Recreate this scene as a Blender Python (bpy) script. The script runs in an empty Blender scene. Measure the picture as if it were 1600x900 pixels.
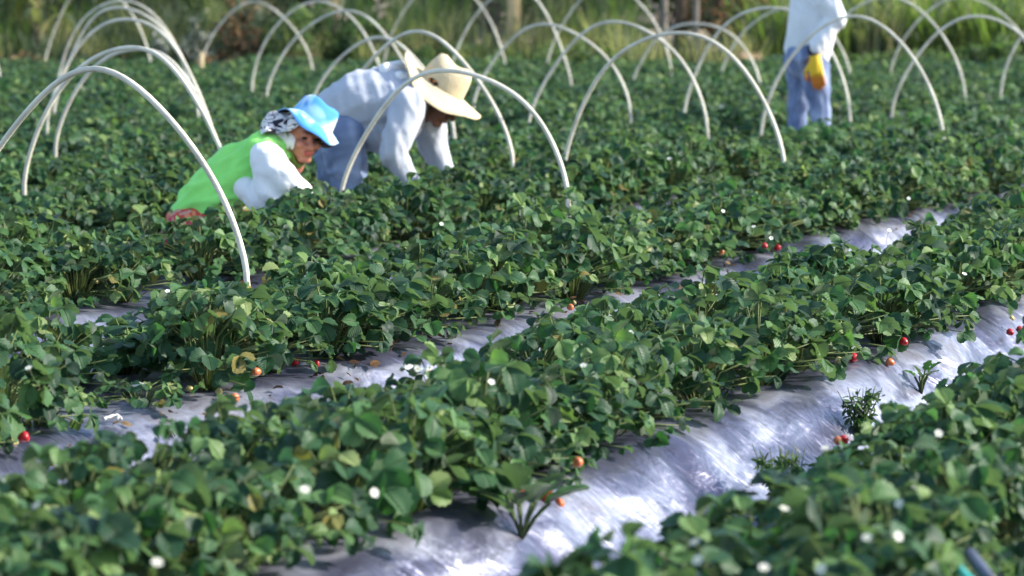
import bpy, bmesh, math, random
import numpy as np
from mathutils import Vector, Matrix, noise as mnoise

R = math.radians
rng = np.random.default_rng(11)
random.seed(5)
scene = bpy.context.scene
COL = scene.collection

# ------------------------------------------------------------------ camera
FPX = 4000.0                       # focal length in pixels of the 1600 px wide photograph
CAM_H = 1.40                       # above the furrow floor
HORIZON = -26.0
PITCH = math.atan((450.0 - HORIZON) / FPX)
THETA = math.atan(2030.0 * math.cos(PITCH) / FPX)     # heading of the rows, right of the view
U = np.array([math.sin(THETA), math.cos(THETA)])      # along the rows
Vv = np.array([math.cos(THETA), -math.sin(THETA)])    # across the rows (to the right)

cam_d = bpy.data.cameras.new('camera')
cam = bpy.data.objects.new('camera', cam_d)
COL.objects.link(cam)
cam.location = (0, 0, CAM_H)
cam.rotation_euler = (math.pi / 2 - PITCH, 0, 0)
cam_d.sensor_width = 36.0
cam_d.lens = FPX / 1600.0 * 36.0
cam_d.clip_start = 0.1
cam_d.clip_end = 1500
cam_d.dof.use_dof = True
cam_d.dof.focus_distance = 8.7
cam_d.dof.aperture_fstop = 3.5
scene.camera = cam


def ray(px, py):
    x = (px - 800.0) / FPX
    y = (450.0 - py) / FPX
    cp, sp = math.cos(PITCH), math.sin(PITCH)
    return np.array([x, cp + y * sp, -sp + y * cp])


def at(px, py, z):
    d = ray(px, py)
    t = (z - CAM_H) / d[2]
    return np.array([d[0] * t, d[1] * t, z])


def at_y(px, py, Y):
    d = ray(px, py)
    t = Y / d[1]
    return np.array([d[0] * t, Y, CAM_H + d[2] * t])


def project(p):
    x, y, z = p[0], p[1], p[2] - CAM_H
    cp, sp = math.cos(PITCH), math.sin(PITCH)
    dep = y * cp - z * sp
    up = y * sp + z * cp
    return 800 + FPX * x / dep, 450 - FPX * up / dep, dep


# ------------------------------------------------------------------ small helpers
def tag(o, label=None, cat=None, group=None, kind=None):
    if label: o['label'] = label
    if cat: o['category'] = cat
    if group: o['group'] = group
    if kind: o['kind'] = kind
    return o


def link(name, me, mat=None, parent=None, smooth=True):
    o = bpy.data.objects.new(name, me)
    COL.objects.link(o)
    if mat is not None:
        for m in (mat if isinstance(mat, (list, tuple)) else [mat]):
            me.materials.append(m)
    if parent is not None:
        o.parent = parent
    if smooth:
        me.polygons.foreach_set('use_smooth', np.ones(len(me.polygons), bool))
    return o


def empty(name, loc, rz=0.0):
    o = bpy.data.objects.new(name, None)
    COL.objects.link(o)
    o.location = loc
    o.rotation_euler = (0, 0, rz)
    o.empty_display_size = 0.1
    return o


def mesh_np(name, V, quads=None, tris=None, attr=None, attr_name='leafco'):
    V = np.asarray(V, np.float32)
    me = bpy.data.meshes.new(name)
    nq = 0 if quads is None else len(quads)
    nt = 0 if tris is None else len(tris)
    me.vertices.add(len(V))
    me.vertices.foreach_set('co', V.ravel())
    idx = []
    if nq: idx.append(np.asarray(quads, np.int32).ravel())
    if nt: idx.append(np.asarray(tris, np.int32).ravel())
    idx = np.concatenate(idx)
    me.loops.add(len(idx))
    me.loops.foreach_set('vertex_index', idx)
    me.polygons.add(nq + nt)
    starts = np.concatenate([np.arange(nq) * 4, nq * 4 + np.arange(nt) * 3]).astype(np.int32)
    me.polygons.foreach_set('loop_start', starts)
    if attr is not None:
        a = me.attributes.new(attr_name, 'FLOAT_VECTOR', 'POINT')
        a.data.foreach_set('vector', np.asarray(attr, np.float32).ravel())
    me.update(calc_edges=True)
    me.validate()
    return me


def vnoise(x, y, seed=0):
    """smooth value noise on numpy arrays, about -1..1"""
    x = np.asarray(x, float); y = np.asarray(y, float)
    xi = np.floor(x).astype(np.int64); yi = np.floor(y).astype(np.int64)
    fx = x - xi; fy = y - yi
    fx = fx * fx * (3 - 2 * fx); fy = fy * fy * (3 - 2 * fy)

    def h(i, j):
        n = (i * 374761393 + j * 668265263 + seed * 982451653) & 0x7fffffff
        n = ((n ^ (n >> 13)) * 1274126177) & 0x7fffffff
        n = n ^ (n >> 16)
        return (n & 0xffff) / 32767.5 - 1.0
    return ((h(xi, yi) * (1 - fx) + h(xi + 1, yi) * fx) * (1 - fy)
            + (h(xi, yi + 1) * (1 - fx) + h(xi + 1, yi + 1) * fx) * fy)


def tube_arrays(pts, rad, n=8):
    pts = np.asarray(pts, float)
    m = len(pts)
    rad = np.full(m, rad) if np.isscalar(rad) else np.asarray(rad, float)
    T = np.gradient(pts, axis=0)
    T /= np.linalg.norm(T, axis=1)[:, None] + 1e-12
    ref = np.array([0.31, 0.2, 0.93])
    V = []
    prev = None
    for i in range(m):
        t = T[i]
        if prev is None:
            a = np.cross(t, ref)
            if np.linalg.norm(a) < 1e-3: a = np.cross(t, [1, 0, 0])
        else:
            a = prev - t * np.dot(prev, t)
        a /= np.linalg.norm(a)
        prev = a
        b = np.cross(t, a)
        for k in range(n):
            an = 2 * math.pi * k / n
            V.append(pts[i] + rad[i] * (math.cos(an) * a + math.sin(an) * b))
    Q = []
    for i in range(m - 1):
        for k in range(n):
            k2 = (k + 1) % n
            Q.append((i * n + k, i * n + k2, (i + 1) * n + k2, (i + 1) * n + k))
    Tt = []
    c0 = len(V); V.append(pts[0]); c1 = len(V); V.append(pts[-1])
    for k in range(n):
        k2 = (k + 1) % n
        Tt.append((c0, k2, k)); Tt.append((c1, (m - 1) * n + k, (m - 1) * n + k2))
    return np.array(V), np.array(Q), np.array(Tt)


class Bag:
    """collects arrays with the leafco attribute into one mesh"""
    def __init__(self):
        self.V, self.Q, self.T, self.A, self.n = [], [], [], [], 0

    def add(self, V, Q=None, T=None, A=None):
        self.V.append(V)
        if Q is not None and len(Q): self.Q.append(np.asarray(Q) + self.n)
        if T is not None and len(T): self.T.append(np.asarray(T) + self.n)
        self.A.append(np.zeros((len(V), 3)) if A is None else A)
        self.n += len(V)

    def mesh(self, name):
        return mesh_np(name, np.concatenate(self.V), np.concatenate(self.Q) if self.Q else None,
                       np.concatenate(self.T) if self.T else None, np.concatenate(self.A))


# ------------------------------------------------------------------ materials
def new_mat(name):
    m = bpy.data.materials.new(name)
    m.use_nodes = True
    nt = m.node_tree
    b = nt.nodes['Principled BSDF']
    return m, nt, b


def N(nt, t, **kw):
    n = nt.nodes.new(t)
    for k, v in kw.items():
        setattr(n, k, v)
    return n


def ramp(nt, stops, interp='LINEAR'):
    r = N(nt, 'ShaderNodeValToRGB')
    cr = r.color_ramp
    cr.interpolation = interp
    while len(cr.elements) < len(stops): cr.elements.new(0.5)
    for e, (p, c) in zip(cr.elements, stops):
        e.position = p
        e.color = (*c, 1)
    return r


def mat_plain(name, col, rough=0.6, var=0.25, scale=12.0, bump=0.0, bscale=60, spec=0.4, sheen=0.0, metallic=0.0):
    m, nt, b = new_mat(name)
    L = nt.links.new
    tc = N(nt, 'ShaderNodeTexCoord')
    no = N(nt, 'ShaderNodeTexNoise'); no.inputs['Scale'].default_value = scale
    no.inputs['Detail'].default_value = 5
    L(tc.outputs['Object'], no.inputs['Vector'])
    c = np.array(col)
    r = ramp(nt, [(0.3, tuple(c * (1 - var))), (0.7, tuple(np.minimum(c * (1 + var * 0.6), 0.95)))])
    L(no.outputs['Fac'], r.inputs['Fac'])
    L(r.outputs['Color'], b.inputs['Base Color'])
    b.inputs['Roughness'].default_value = rough
    b.inputs['Specular IOR Level'].default_value = spec
    b.inputs['Metallic'].default_value = metallic
    if sheen: b.inputs['Sheen Weight'].default_value = sheen
    if bump:
        n2 = N(nt, 'ShaderNodeTexNoise'); n2.inputs['Scale'].default_value = bscale
        n2.inputs['Detail'].default_value = 4
        L(tc.outputs['Object'], n2.inputs['Vector'])
        bp = N(nt, 'ShaderNodeBump'); bp.inputs['Strength'].default_value = bump
        bp.inputs['Distance'].default_value = 0.02
        L(n2.outputs['Fac'], bp.inputs['Height'])
        L(bp.outputs['Normal'], b.inputs['Normal'])
    return m


def mat_leaf(name, stops, stem_col, rough=0.42, transl=0.22, veins=True, under=(0.11, 0.15, 0.09), spec=0.5):
    m, nt, b = new_mat(name)
    L = nt.links.new
    out = nt.nodes['Material Output']
    at_ = N(nt, 'ShaderNodeAttribute', attribute_name='leafco')
    sep = N(nt, 'ShaderNodeSeparateXYZ'); L(at_.outputs['Vector'], sep.inputs[0])
    oi = N(nt, 'ShaderNodeObjectInfo')
    tone = N(nt, 'ShaderNodeMath', operation='MULTIPLY_ADD')
    L(oi.outputs['Random'], tone.inputs[0]); tone.inputs[1].default_value = 0.10
    L(sep.outputs['Z'], tone.inputs[2])
    sub = N(nt, 'ShaderNodeMath', operation='SUBTRACT'); L(tone.outputs[0], sub.inputs[0]); sub.inputs[1].default_value = 0.05
    sub.use_clamp = True
    rp = ramp(nt, stops)
    L(sub.outputs[0], rp.inputs['Fac'])
    # mottling of the blade
    tc = N(nt, 'ShaderNodeTexCoord')
    no = N(nt, 'ShaderNodeTexNoise'); no.inputs['Scale'].default_value = 28; no.inputs['Detail'].default_value = 3
    L(tc.outputs['Object'], no.inputs['Vector'])
    mr = N(nt, 'ShaderNodeMapRange'); mr.inputs['To Min'].default_value = 0.72; mr.inputs['To Max'].default_value = 1.25
    L(no.outputs['Fac'], mr.inputs['Value'])
    mul = N(nt, 'ShaderNodeMixRGB', blend_type='MULTIPLY'); mul.inputs[0].default_value = 1
    L(rp.outputs['Color'], mul.inputs[1]); L(mr.outputs[0], mul.inputs[2])
    col = mul.outputs['Color']
    # veins: pale midrib and side veins
    ab = N(nt, 'ShaderNodeMath', operation='ABSOLUTE'); L(sep.outputs['X'], ab.inputs[0])
    if veins:
        ph = N(nt, 'ShaderNodeMath', operation='MULTIPLY_ADD'); L(ab.outputs[0], ph.inputs[0]); ph.inputs[1].default_value = -0.55
        L(sep.outputs['Y'], ph.inputs[2])
        fr = N(nt, 'ShaderNodeMath', operation='MULTIPLY'); L(ph.outputs[0], fr.inputs[0]); fr.inputs[1].default_value = 44.0
        sn = N(nt, 'ShaderNodeMath', operation='SINE'); L(fr.outputs[0], sn.inputs[0])
        pw = N(nt, 'ShaderNodeMapRange'); L(sn.outputs[0], pw.inputs['Value'])
        pw.inputs['From Min'].default_value = 0.55; pw.inputs['From Max'].default_value = 1.0
        mid = N(nt, 'ShaderNodeMapRange'); L(ab.outputs[0], mid.inputs['Value'])
        mid.inputs['From Min'].default_value = 0.10; mid.inputs['From Max'].default_value = 0.02
        mx = N(nt, 'ShaderNodeMath', operation='MAXIMUM'); L(pw.outputs[0], mx.inputs[0]); L(mid.outputs[0], mx.inputs[1])
        fac = N(nt, 'ShaderNodeMath', operation='MULTIPLY'); L(mx.outputs[0], fac.inputs[0]); fac.inputs[1].default_value = 0.20
        vm = N(nt, 'ShaderNodeMixRGB', blend_type='MIX'); L(fac.outputs[0], vm.inputs[0])
        L(col, vm.inputs[1]); vm.inputs[2].default_value = (0.17, 0.25, 0.08, 1)
        col = vm.outputs['Color']
        bp = N(nt, 'ShaderNodeBump'); bp.inputs['Strength'].default_value = 0.9; bp.inputs['Distance'].default_value = 0.005
        inv = N(nt, 'ShaderNodeMath', operation='SUBTRACT'); inv.inputs[0].default_value = 1.0; L(mx.outputs[0], inv.inputs[1])
        L(inv.outputs[0], bp.inputs['Height']); L(bp.outputs['Normal'], b.inputs['Normal'])
    # underside paler
    ge = N(nt, 'ShaderNodeNewGeometry')
    un = N(nt, 'ShaderNodeMixRGB'); L(ge.outputs['Backfacing'], un.inputs[0]); L(col, un.inputs[1]); un.inputs[2].default_value = (*under, 1)
    # stalks
    ls = N(nt, 'ShaderNodeMath', operation='LESS_THAN'); L(sep.outputs['Y'], ls.inputs[0]); ls.inputs[1].default_value = -0.5
    st = N(nt, 'ShaderNodeMixRGB'); L(ls.outputs[0], st.inputs[0]); L(un.outputs['Color'], st.inputs[1]); st.inputs[2].default_value = (*stem_col, 1)
    L(st.outputs['Color'], b.inputs['Base Color'])
    b.inputs['Roughness'].default_value = rough
    b.inputs['Specular IOR Level'].default_value = spec
    tr = N(nt, 'ShaderNodeBsdfTranslucent')
    tm = N(nt, 'ShaderNodeMixRGB', blend_type='MULTIPLY'); tm.inputs[0].default_value = 1; L(st.outputs['Color'], tm.inputs[1])
    tm.inputs[2].default_value = (1.1, 1.5, 0.7, 1)
    L(tm.outputs['Color'], tr.inputs['Color'])
    ms = N(nt, 'ShaderNodeMixShader'); ms.inputs[0].default_value = transl
    L(b.outputs[0], ms.inputs[1]); L(tr.outputs[0], ms.inputs[2])
    L(ms.outputs[0], out.inputs['Surface'])
    return m


M = {}
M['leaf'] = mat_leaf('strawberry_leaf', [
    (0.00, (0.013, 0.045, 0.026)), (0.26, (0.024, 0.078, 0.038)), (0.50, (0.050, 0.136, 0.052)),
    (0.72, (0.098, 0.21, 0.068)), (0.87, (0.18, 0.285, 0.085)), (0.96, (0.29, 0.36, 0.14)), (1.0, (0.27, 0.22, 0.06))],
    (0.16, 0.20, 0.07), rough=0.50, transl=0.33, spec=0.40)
M['dry_leaf'] = mat_leaf('dry_leaf', [(0.0, (0.07, 0.035, 0.02)), (0.5, (0.15, 0.08, 0.04)), (1.0, (0.28, 0.20, 0.11))],
                         (0.2, 0.14, 0.08), rough=0.8, transl=0.05, under=(0.16, 0.1, 0.06), spec=0.2)
M['weed'] = mat_leaf('weed_leaf', [(0.0, (0.04, 0.11, 0.03)), (0.5, (0.08, 0.20, 0.045)), (1.0, (0.13, 0.28, 0.06))],
                     (0.10, 0.15, 0.05), rough=0.5, transl=0.3)
M['shrub'] = mat_leaf('shrub_leaf', [(0.0, (0.074, 0.128, 0.041)), (0.5, (0.162, 0.243, 0.068)), (1.0, (0.324, 0.378, 0.108))],
                      (0.09, 0.07, 0.045), rough=0.55, transl=0.45, veins=False)
M['darkshrub'] = mat_leaf('dark_shrub_leaf', [(0.0, (0.048, 0.080, 0.032)), (0.6, (0.128, 0.168, 0.072)), (1.0, (0.240, 0.272, 0.120))],
                          (0.05, 0.04, 0.03), rough=0.55, transl=0.2, veins=False)
M['cane'] = mat_leaf('cane_leaf', [(0.0, (0.10, 0.14, 0.045)), (0.5, (0.19, 0.24, 0.07)), (0.8, (0.29, 0.32, 0.11)), (1.0, (0.42, 0.36, 0.20))],
                     (0.2, 0.2, 0.08), rough=0.5, transl=0.5, veins=False)
M['drygrass'] = mat_leaf('dry_grass_blade', [(0.0, (0.196, 0.196, 0.092)), (0.5, (0.368, 0.322, 0.184)), (1.0, (0.598, 0.483, 0.299))],
                         (0.25, 0.2, 0.1), rough=0.7, transl=0.45, veins=False)
M['hoop'] = mat_plain('hoop_pipe', (0.66, 0.62, 0.51), rough=0.45, var=0.32, scale=7, bump=0.15, bscale=90)
M['stake'] = mat_plain('stake_wood', (0.45, 0.36, 0.2), rough=0.8, var=0.3, scale=30)
M['soil'] = mat_plain('soil', (0.10, 0.07, 0.045), rough=0.95, var=0.5, scale=3, bump=0.6, bscale=14)
M['bark'] = mat_plain('bark', (0.12, 0.085, 0.06), rough=0.95, var=0.5, scale=9, bump=0.8, bscale=25)
M['berry'] = mat_plain('ripe_berry', (0.44, 0.009, 0.014), rough=0.28, var=0.25, scale=40, spec=0.6)
M['paleberry'] = mat_plain('unripe_berry', (0.50, 0.42, 0.16), rough=0.35, var=0.3, scale=40)
M['orangeberry'] = mat_plain('half_ripe_berry', (0.58, 0.17, 0.06), rough=0.32, var=0.4, scale=25)
M['petal'] = mat_plain('white_petal', (0.66, 0.66, 0.60), rough=0.6, var=0.06)
M['pollen'] = mat_plain('flower_centre', (0.55, 0.45, 0.05), rough=0.7, var=0.2, scale=200)
M['paleseed'] = mat_leaf('pale_seed_head', [(0.0, (0.30, 0.29, 0.24)), (1.0, (0.62, 0.60, 0.54))], (0.3, 0.27, 0.2), rough=0.9, transl=0.2, veins=False)
M['runner'] = mat_plain('runner_stem', (0.20, 0.10, 0.06), rough=0.7, var=0.4, scale=30)


def mat_plastic():
    m, nt, b = new_mat('plastic_mulch_film')
    L = nt.links.new
    tc = N(nt, 'ShaderNodeTexCoord')
    mp = N(nt, 'ShaderNodeMapping')
    mp.inputs['Rotation'].default_value = (0, 0, THETA)       # x across the rows, y along them
    L(tc.outputs['Object'], mp.inputs['Vector'])

    def nz(sc, detail, rough, dist=0.0):
        s = N(nt, 'ShaderNodeMapping'); s.inputs['Scale'].default_value = sc
        L(mp.outputs[0], s.inputs['Vector'])
        n = N(nt, 'ShaderNodeTexNoise'); n.inputs['Scale'].default_value = 1.0
        n.inputs['Detail'].default_value = detail; n.inputs['Roughness'].default_value = rough
        n.inputs['Distortion'].default_value = dist
        L(s.outputs[0], n.inputs['Vector'])
        return n.outputs['Fac']
    # dusty and soiled film tones, with lit and shaded patches painted in
    dust_and_glare = nz((4, 2.6, 5), 6, 0.58, 0.5)
    rp = ramp(nt, [(0.32, (0.06, 0.06, 0.105)), (0.46, (0.12, 0.125, 0.19)), (0.58, (0.36, 0.37, 0.45)), (0.68, (0.20, 0.19, 0.23)), (0.80, (0.12, 0.09, 0.07))])
    L(dust_and_glare, rp.inputs['Fac'])
    L(rp.outputs['Color'], b.inputs['Base Color'])
    rr = N(nt, 'ShaderNodeMapRange'); L(dust_and_glare, rr.inputs['Value'])
    rr.inputs['From Min'].default_value = 0.3; rr.inputs['From Max'].default_value = 0.75
    rr.inputs['To Min'].default_value = 0.27; rr.inputs['To Max'].default_value = 0.46
    L(rr.outputs[0], b.inputs['Roughness'])
    b.inputs['Metallic'].default_value = 0.62
    b.inputs['Specular IOR Level'].default_value = 0.9
    # wrinkles drawn across the row from the planting holes, plus fine crinkle
    w1 = nz((2.2, 13, 9), 3, 0.45, 1.6)
    w2 = nz((30, 75, 30), 3, 0.6, 0.5)
    w3 = nz((16, 16, 16), 3, 0.5, 1.5)
    a1 = N(nt, 'ShaderNodeMath', operation='MULTIPLY_ADD'); L(w2, a1.inputs[0]); a1.inputs[1].default_value = 0.10; L(w1, a1.inputs[2])
    a2 = N(nt, 'ShaderNodeMath', operation='MULTIPLY_ADD'); L(w3, a2.inputs[0]); a2.inputs[1].default_value = 0.18; L(a1.outputs[0], a2.inputs[2])
    bp = N(nt, 'ShaderNodeBump'); bp.inputs['Strength'].default_value = 0.45; bp.inputs['Distance'].default_value = 0.03
    L(a2.outputs[0], bp.inputs['Height']); L(bp.outputs['Normal'], b.inputs['Normal'])
    return m


M['plastic'] = mat_plastic()

# ------------------------------------------------------------------ rows
PITCH_B = 1.50
FB1 = -2.34
furrow_b = {j: FB1 - PITCH_B * (j - 1) for j in range(-1, 16)}
bed_b = {j: FB1 - PITCH_B * (j - 0.5) for j in range(-1, 19)}    # bed j lies between furrow j and j+1
BED_H = 0.24
FAR_Y = 34.6


def ab_to_xy(a, b):
    return a * U[0] + b * Vv[0], a * U[1] + b * Vv[1]


def bed_height(a, b):
    """height of the film at row coordinates a (along), b (across); numpy"""
    a = np.asarray(a, float); b = np.asarray(b, float)
    wob = 0.05 * vnoise(a * 0.9, b * 0.3, 3) + 0.02 * vnoise(a * 3.1, b * 0.5, 4)
    t = np.abs(((b + wob - FB1) / PITCH_B + 0.5) % 1.0 - 0.5) * PITCH_B
    s = np.clip((t - 0.05) / 0.36, 0, 1)
    s = s * s * (3 - 2 * s)
    z = BED_H * s
    z += 0.012 * vnoise(a * 2.3, b * 2.3, 5) + 0.006 * vnoise(a * 5, b * 3.5, 6)
    slope = 4 * s * (1 - s)
    pull = 1 - np.abs(vnoise(a * 5 + 1.5 * vnoise(a * 2, b * 2, 12), b * 1.6, 8)) * 2
    z += 0.020 * (0.35 + slope) * np.clip(pull, -0.4, 1)
    z += 0.0025 * (0.3 + slope) * (1 - np.abs(vnoise(a * 15, b * 2.0, 11)) * 2)
    z += 0.020 * (1 - 0.5 * s) * vnoise(a * 1.4 + 3, b * 2.6, 13)
    return z - 0.08


def build_ground():
    me = bpy.data.meshes.new('ground')
    bm = bmesh.new()
    bmesh.ops.create_grid(bm, x_segments=60, y_segments=60, size=600)
    for v in bm.verts: v.co.z = -0.12
    bm.to_mesh(me); bm.free()
    tag(link('ground', me, M['soil']), kind='structure')
    aa = np.concatenate([np.arange(0.5, 16.0, 0.03), np.arange(16.0, 39.0, 0.07)])
    bb = np.concatenate([np.arange(-27.0, -10.0, 0.06), np.arange(-10.0, 2.6, 0.03)])
    A, B = np.meshgrid(aa, bb, indexing='ij')
    Z = bed_height(A, B)
    X, Y = ab_to_xy(A, B)
    V = np.stack([X, Y, Z], -1).reshape(-1, 3)
    na, nb = len(aa), len(bb)
    I = np.arange(na * nb).reshape(na, nb)
    Q = np.stack([I[:-1, :-1], I[:-1, 1:], I[1:, 1:], I[1:, :-1]], -1).reshape(-1, 4)
    c = V[Q].mean(1)
    keep = (c[:, 1] < FAR_Y) & (c[:, 1] > 1.2) & (np.abs(c[:, 0]) < 1.8 + 0.24 * c[:, 1])
    Q = Q[keep]
    used = np.unique(Q)
    remap = -np.ones(len(V), np.int64); remap[used] = np.arange(len(used))
    me = mesh_np('plastic_mulch', V[used], remap[Q])
    # make normals point up
    if me.polygons[0].normal.z < 0: me.flip_normals()
    o = link('plastic_mulch', me, M['plastic'])
    tag(o, 'silvery plastic film laid over the strawberry beds and furrows', 'plastic mulch', kind='structure')


build_ground()

# ------------------------------------------------------------------ leaves
def leaflet(rows, half, fold, curl, wave, seed, tooth=0.06):
    """one leaflet 1 long and about 0.95 wide, lying in x (across) / y (along), normal +z"""
    r = np.random.default_rng(seed)
    ts = 1 - (1 - np.linspace(0, 1, rows + 1)) ** 1.25
    us = np.linspace(-1, 1, 2 * half + 1)
    V, A = [], []
    for i, t in enumerate(ts):
        if t < 0.55:
            w = 0.47 * math.sin(math.pi / 2 * (t / 0.55)) ** 0.85
        else:
            w = 0.47 * math.sqrt(max(0.0, 1 - ((t - 0.55) / 0.47) ** 2)) ** 0.85
        k = (1 + tooth) if i % 2 else (1 - tooth)
        if rows < 5: k = 1
        for u in us:
            e = abs(u) ** 3
            x = u * w * (1 + (k - 1) * e)
            y = t + (0.02 * e if i % 2 else -0.02 * e) * (rows >= 5)
            z = fold * abs(x) - curl * t * t - 0.35 * fold * abs(x) ** 2 * 2 + wave * math.sin(5.5 * t + seed) * x
            V.append((x, y, z))
            A.append((u * max(w, 0.02) / 0.47, t, 0))
    m = 2 * half + 1
    Q = []
    for i in range(rows):
        for j in range(2 * half):
            a = i * m + j
            Q.append((a, a + 1, a + m + 1, a + m))
    return np.array(V, float), np.array(Q), np.array(A, float)


LEAF_HI = [leaflet(9, 2, f, c, w, s) for f, c, w, s in ((0.5, 0.22, 0.14, 1), (0.75, 0.32, -0.16, 2), (0.3, 0.36, 0.2, 3), (0.95, 0.16, 0.08, 4), (-0.25, 0.42, 0.15, 5), (1.2, 0.25, -0.1, 6))]
LEAF_LO = [leaflet(4, 1, f, c, w, s) for f, c, w, s in ((0.35, 0.18, 0.10, 1), (0.6, 0.28, -0.12, 2), (0.1, 0.32, 0.15, 3))]


def unit(v):
    return v / (np.linalg.norm(v) + 1e-12)


def rot_about(v, ax, an):
    return v * math.cos(an) + np.cross(ax, v) * math.sin(an) + ax * np.dot(ax, v) * (1 - math.cos(an))


def put_leaflet(bag, base, d, n, size, tone, lib, r, aspect=1.0):
    V, Q, A = lib[r.integers(len(lib))]
    x = np.cross(d, n)
    Mx = np.stack([x * aspect, d, n], 0) * size
    AA = A.copy(); AA[:, 2] = tone
    bag.add(V @ Mx + base, Q, None, AA)


def add_plant(bag, org, r, lib, nleaf, Rr, H, hi=True, tonebias=0.0, leafscale=1.0):
    ph0 = r.uniform(0, 6.28)
    for i in range(nleaf):
        q = (i + 0.5) / nleaf
        rad = Rr * math.sqrt(q) * r.uniform(0.85, 1.12)
        phi = ph0 + i * 2.39996 + r.normal(0, 0.25)
        z = H * (1 - 0.62 * min(1.3, rad / Rr) ** 2.4) * r.uniform(0.82, 1.15)
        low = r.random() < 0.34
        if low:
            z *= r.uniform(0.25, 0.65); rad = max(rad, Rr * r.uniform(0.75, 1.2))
        o = np.array([math.cos(phi), math.sin(phi), 0])
        p = np.array([rad * o[0], rad * o[1], max(z, 0.03)])
        tilt = (rad / Rr) * (R(8) if low else R(26)) + r.normal(0, R(24))
        o2 = rot_about(o, np.array([0, 0, 1.0]), r.normal(0, 0.6))
        n = unit(np.array([0, 0, 1]) * math.cos(tilt) + o2 * math.sin(tilt))
        d = unit(o - n * np.dot(o, n))
        d = rot_about(d, n, r.normal(0, 0.5))
        size = leafscale * r.uniform(0.036, 0.067) * (0.75 if low else 1.0)
        tone = float(np.clip(r.beta(1.7, 2.4) + tonebias + (-0.12 if low else 0.05), 0, 0.93))  # leaf tone carries highlights and shade: young upper leaves lighter, older low ones darker
        u = r.random()
        if u < 0.03: tone = r.uniform(0.93, 0.97)
        elif u < 0.04 and low: tone = 1.0
        for an, sc in ((0.0, 1.0), (R(72), 0.9), (-R(72), 0.9)):
            dd = rot_about(d, n, an + r.normal(0, 0.12))
            xx = np.cross(dd, n)
            droop = r.normal(-R(14), R(17))
            d2 = rot_about(dd, xx, droop)
            n2 = rot_about(n, xx, droop)
            n2 = rot_about(n2, d2, r.normal(0, R(22)))
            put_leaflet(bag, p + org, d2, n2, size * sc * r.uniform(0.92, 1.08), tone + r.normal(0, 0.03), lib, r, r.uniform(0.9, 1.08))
        if hi:
            mid = p * np.array([0.45, 0.45, 0.62]) + np.array([0, 0, 0.02])
            pts = [np.array([0.1 * p[0], 0.1 * p[1], -0.01]), mid, p]
            Vt, Qt, Tt = tube_arrays(np.array(pts) + org, 0.0022, 4)
            a = np.zeros((len(Vt), 3)); a[:, 1] = -1; a[:, 2] = tone
            bag.add(Vt, Qt, Tt, a)


def plant_mesh(name, seed, nleaf, Rr, H, bias=0.0, ls=1.0):
    bag = Bag()
    add_plant(bag, np.zeros(3), np.random.default_rng(seed), LEAF_HI, nleaf, Rr, H, True, bias, ls)
    me = bag.mesh(name)
    me.materials.append(M['leaf'])
    me.polygons.foreach_set('use_smooth', np.ones(len(me.polygons), bool))
    return me


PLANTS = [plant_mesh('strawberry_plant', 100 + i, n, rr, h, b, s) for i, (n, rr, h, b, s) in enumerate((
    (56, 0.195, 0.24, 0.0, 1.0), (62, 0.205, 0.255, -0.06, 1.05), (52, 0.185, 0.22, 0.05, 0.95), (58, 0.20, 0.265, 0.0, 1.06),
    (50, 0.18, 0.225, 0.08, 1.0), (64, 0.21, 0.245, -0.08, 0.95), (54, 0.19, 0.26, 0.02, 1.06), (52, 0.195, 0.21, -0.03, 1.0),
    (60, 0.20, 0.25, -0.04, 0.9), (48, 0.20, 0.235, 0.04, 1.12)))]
SMALL = [plant_mesh('strawberry_plant', 200 + i, 26, 0.16, 0.12, 0.12, 0.8) for i in range(2)]

BED_WORDS = {
    0: ('dark leafy strawberry plant in the bed filling the bottom right corner', 'strawberry plants in the bottom right bed'),
    1: ('strawberry plant in the front bed just above the widest bright silver furrow', 'strawberry plants in the broad front bed'),
    2: ('strawberry plant in the second bed above the bright furrow, no hoops over it', 'strawberry plants in the second bed'),
    3: ('strawberry plant in the bed in front of the workers, under the nearest hoops', 'strawberry plants in the bed before the workers'),
    4: ('strawberry plant in the bed just behind the two bending workers', 'strawberry plants in the bed behind the workers'),
    5: ('small looking strawberry plant in the second bed behind the two bending workers', 'strawberry plants in the second bed behind'),
}
for j in range(6, 14):
    BED_WORDS[j] = ('small distant strawberry plant in the beds well behind the workers', 'strawberry plants in the far beds')

# bare patches where the film shows: (pixel x, pixel y, radius m)
GAPS = [(150, 655, 0.18), (150, 500, 0.18)]
GAPS = [(at(x, y, 0.15), rr) for x, y, rr in GAPS]


HEIGHTS = [(at(1085, 735, 0.38), 0.16, 0.72), (at(1085, 800, 0.36), 0.24, 0.72), (at(1275, 735, 0.34), 0.26, 0.6), (at(1190, 755, 0.34), 0.22, 0.7), (at(1350, 690, 0.34), 0.2, 0.7), (at(60, 520, 0.3), 0.30, 0.62), (at(190, 495, 0.3), 0.28, 0.62), (at(120, 560, 0.3), 0.25, 0.75), (at(290, 365, 0.3), 0.34, 0.58), (at(385, 360, 0.3), 0.30, 0.66), (at(490, 312, 0.36), 0.16, 1.12)]


def gap_at(x, y):
    for g, rr in GAPS:
        d = math.hypot(x - g[0], y - g[1])
        if d < rr: return 2
        if d < rr + 0.18: return 1
    return 0


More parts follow.
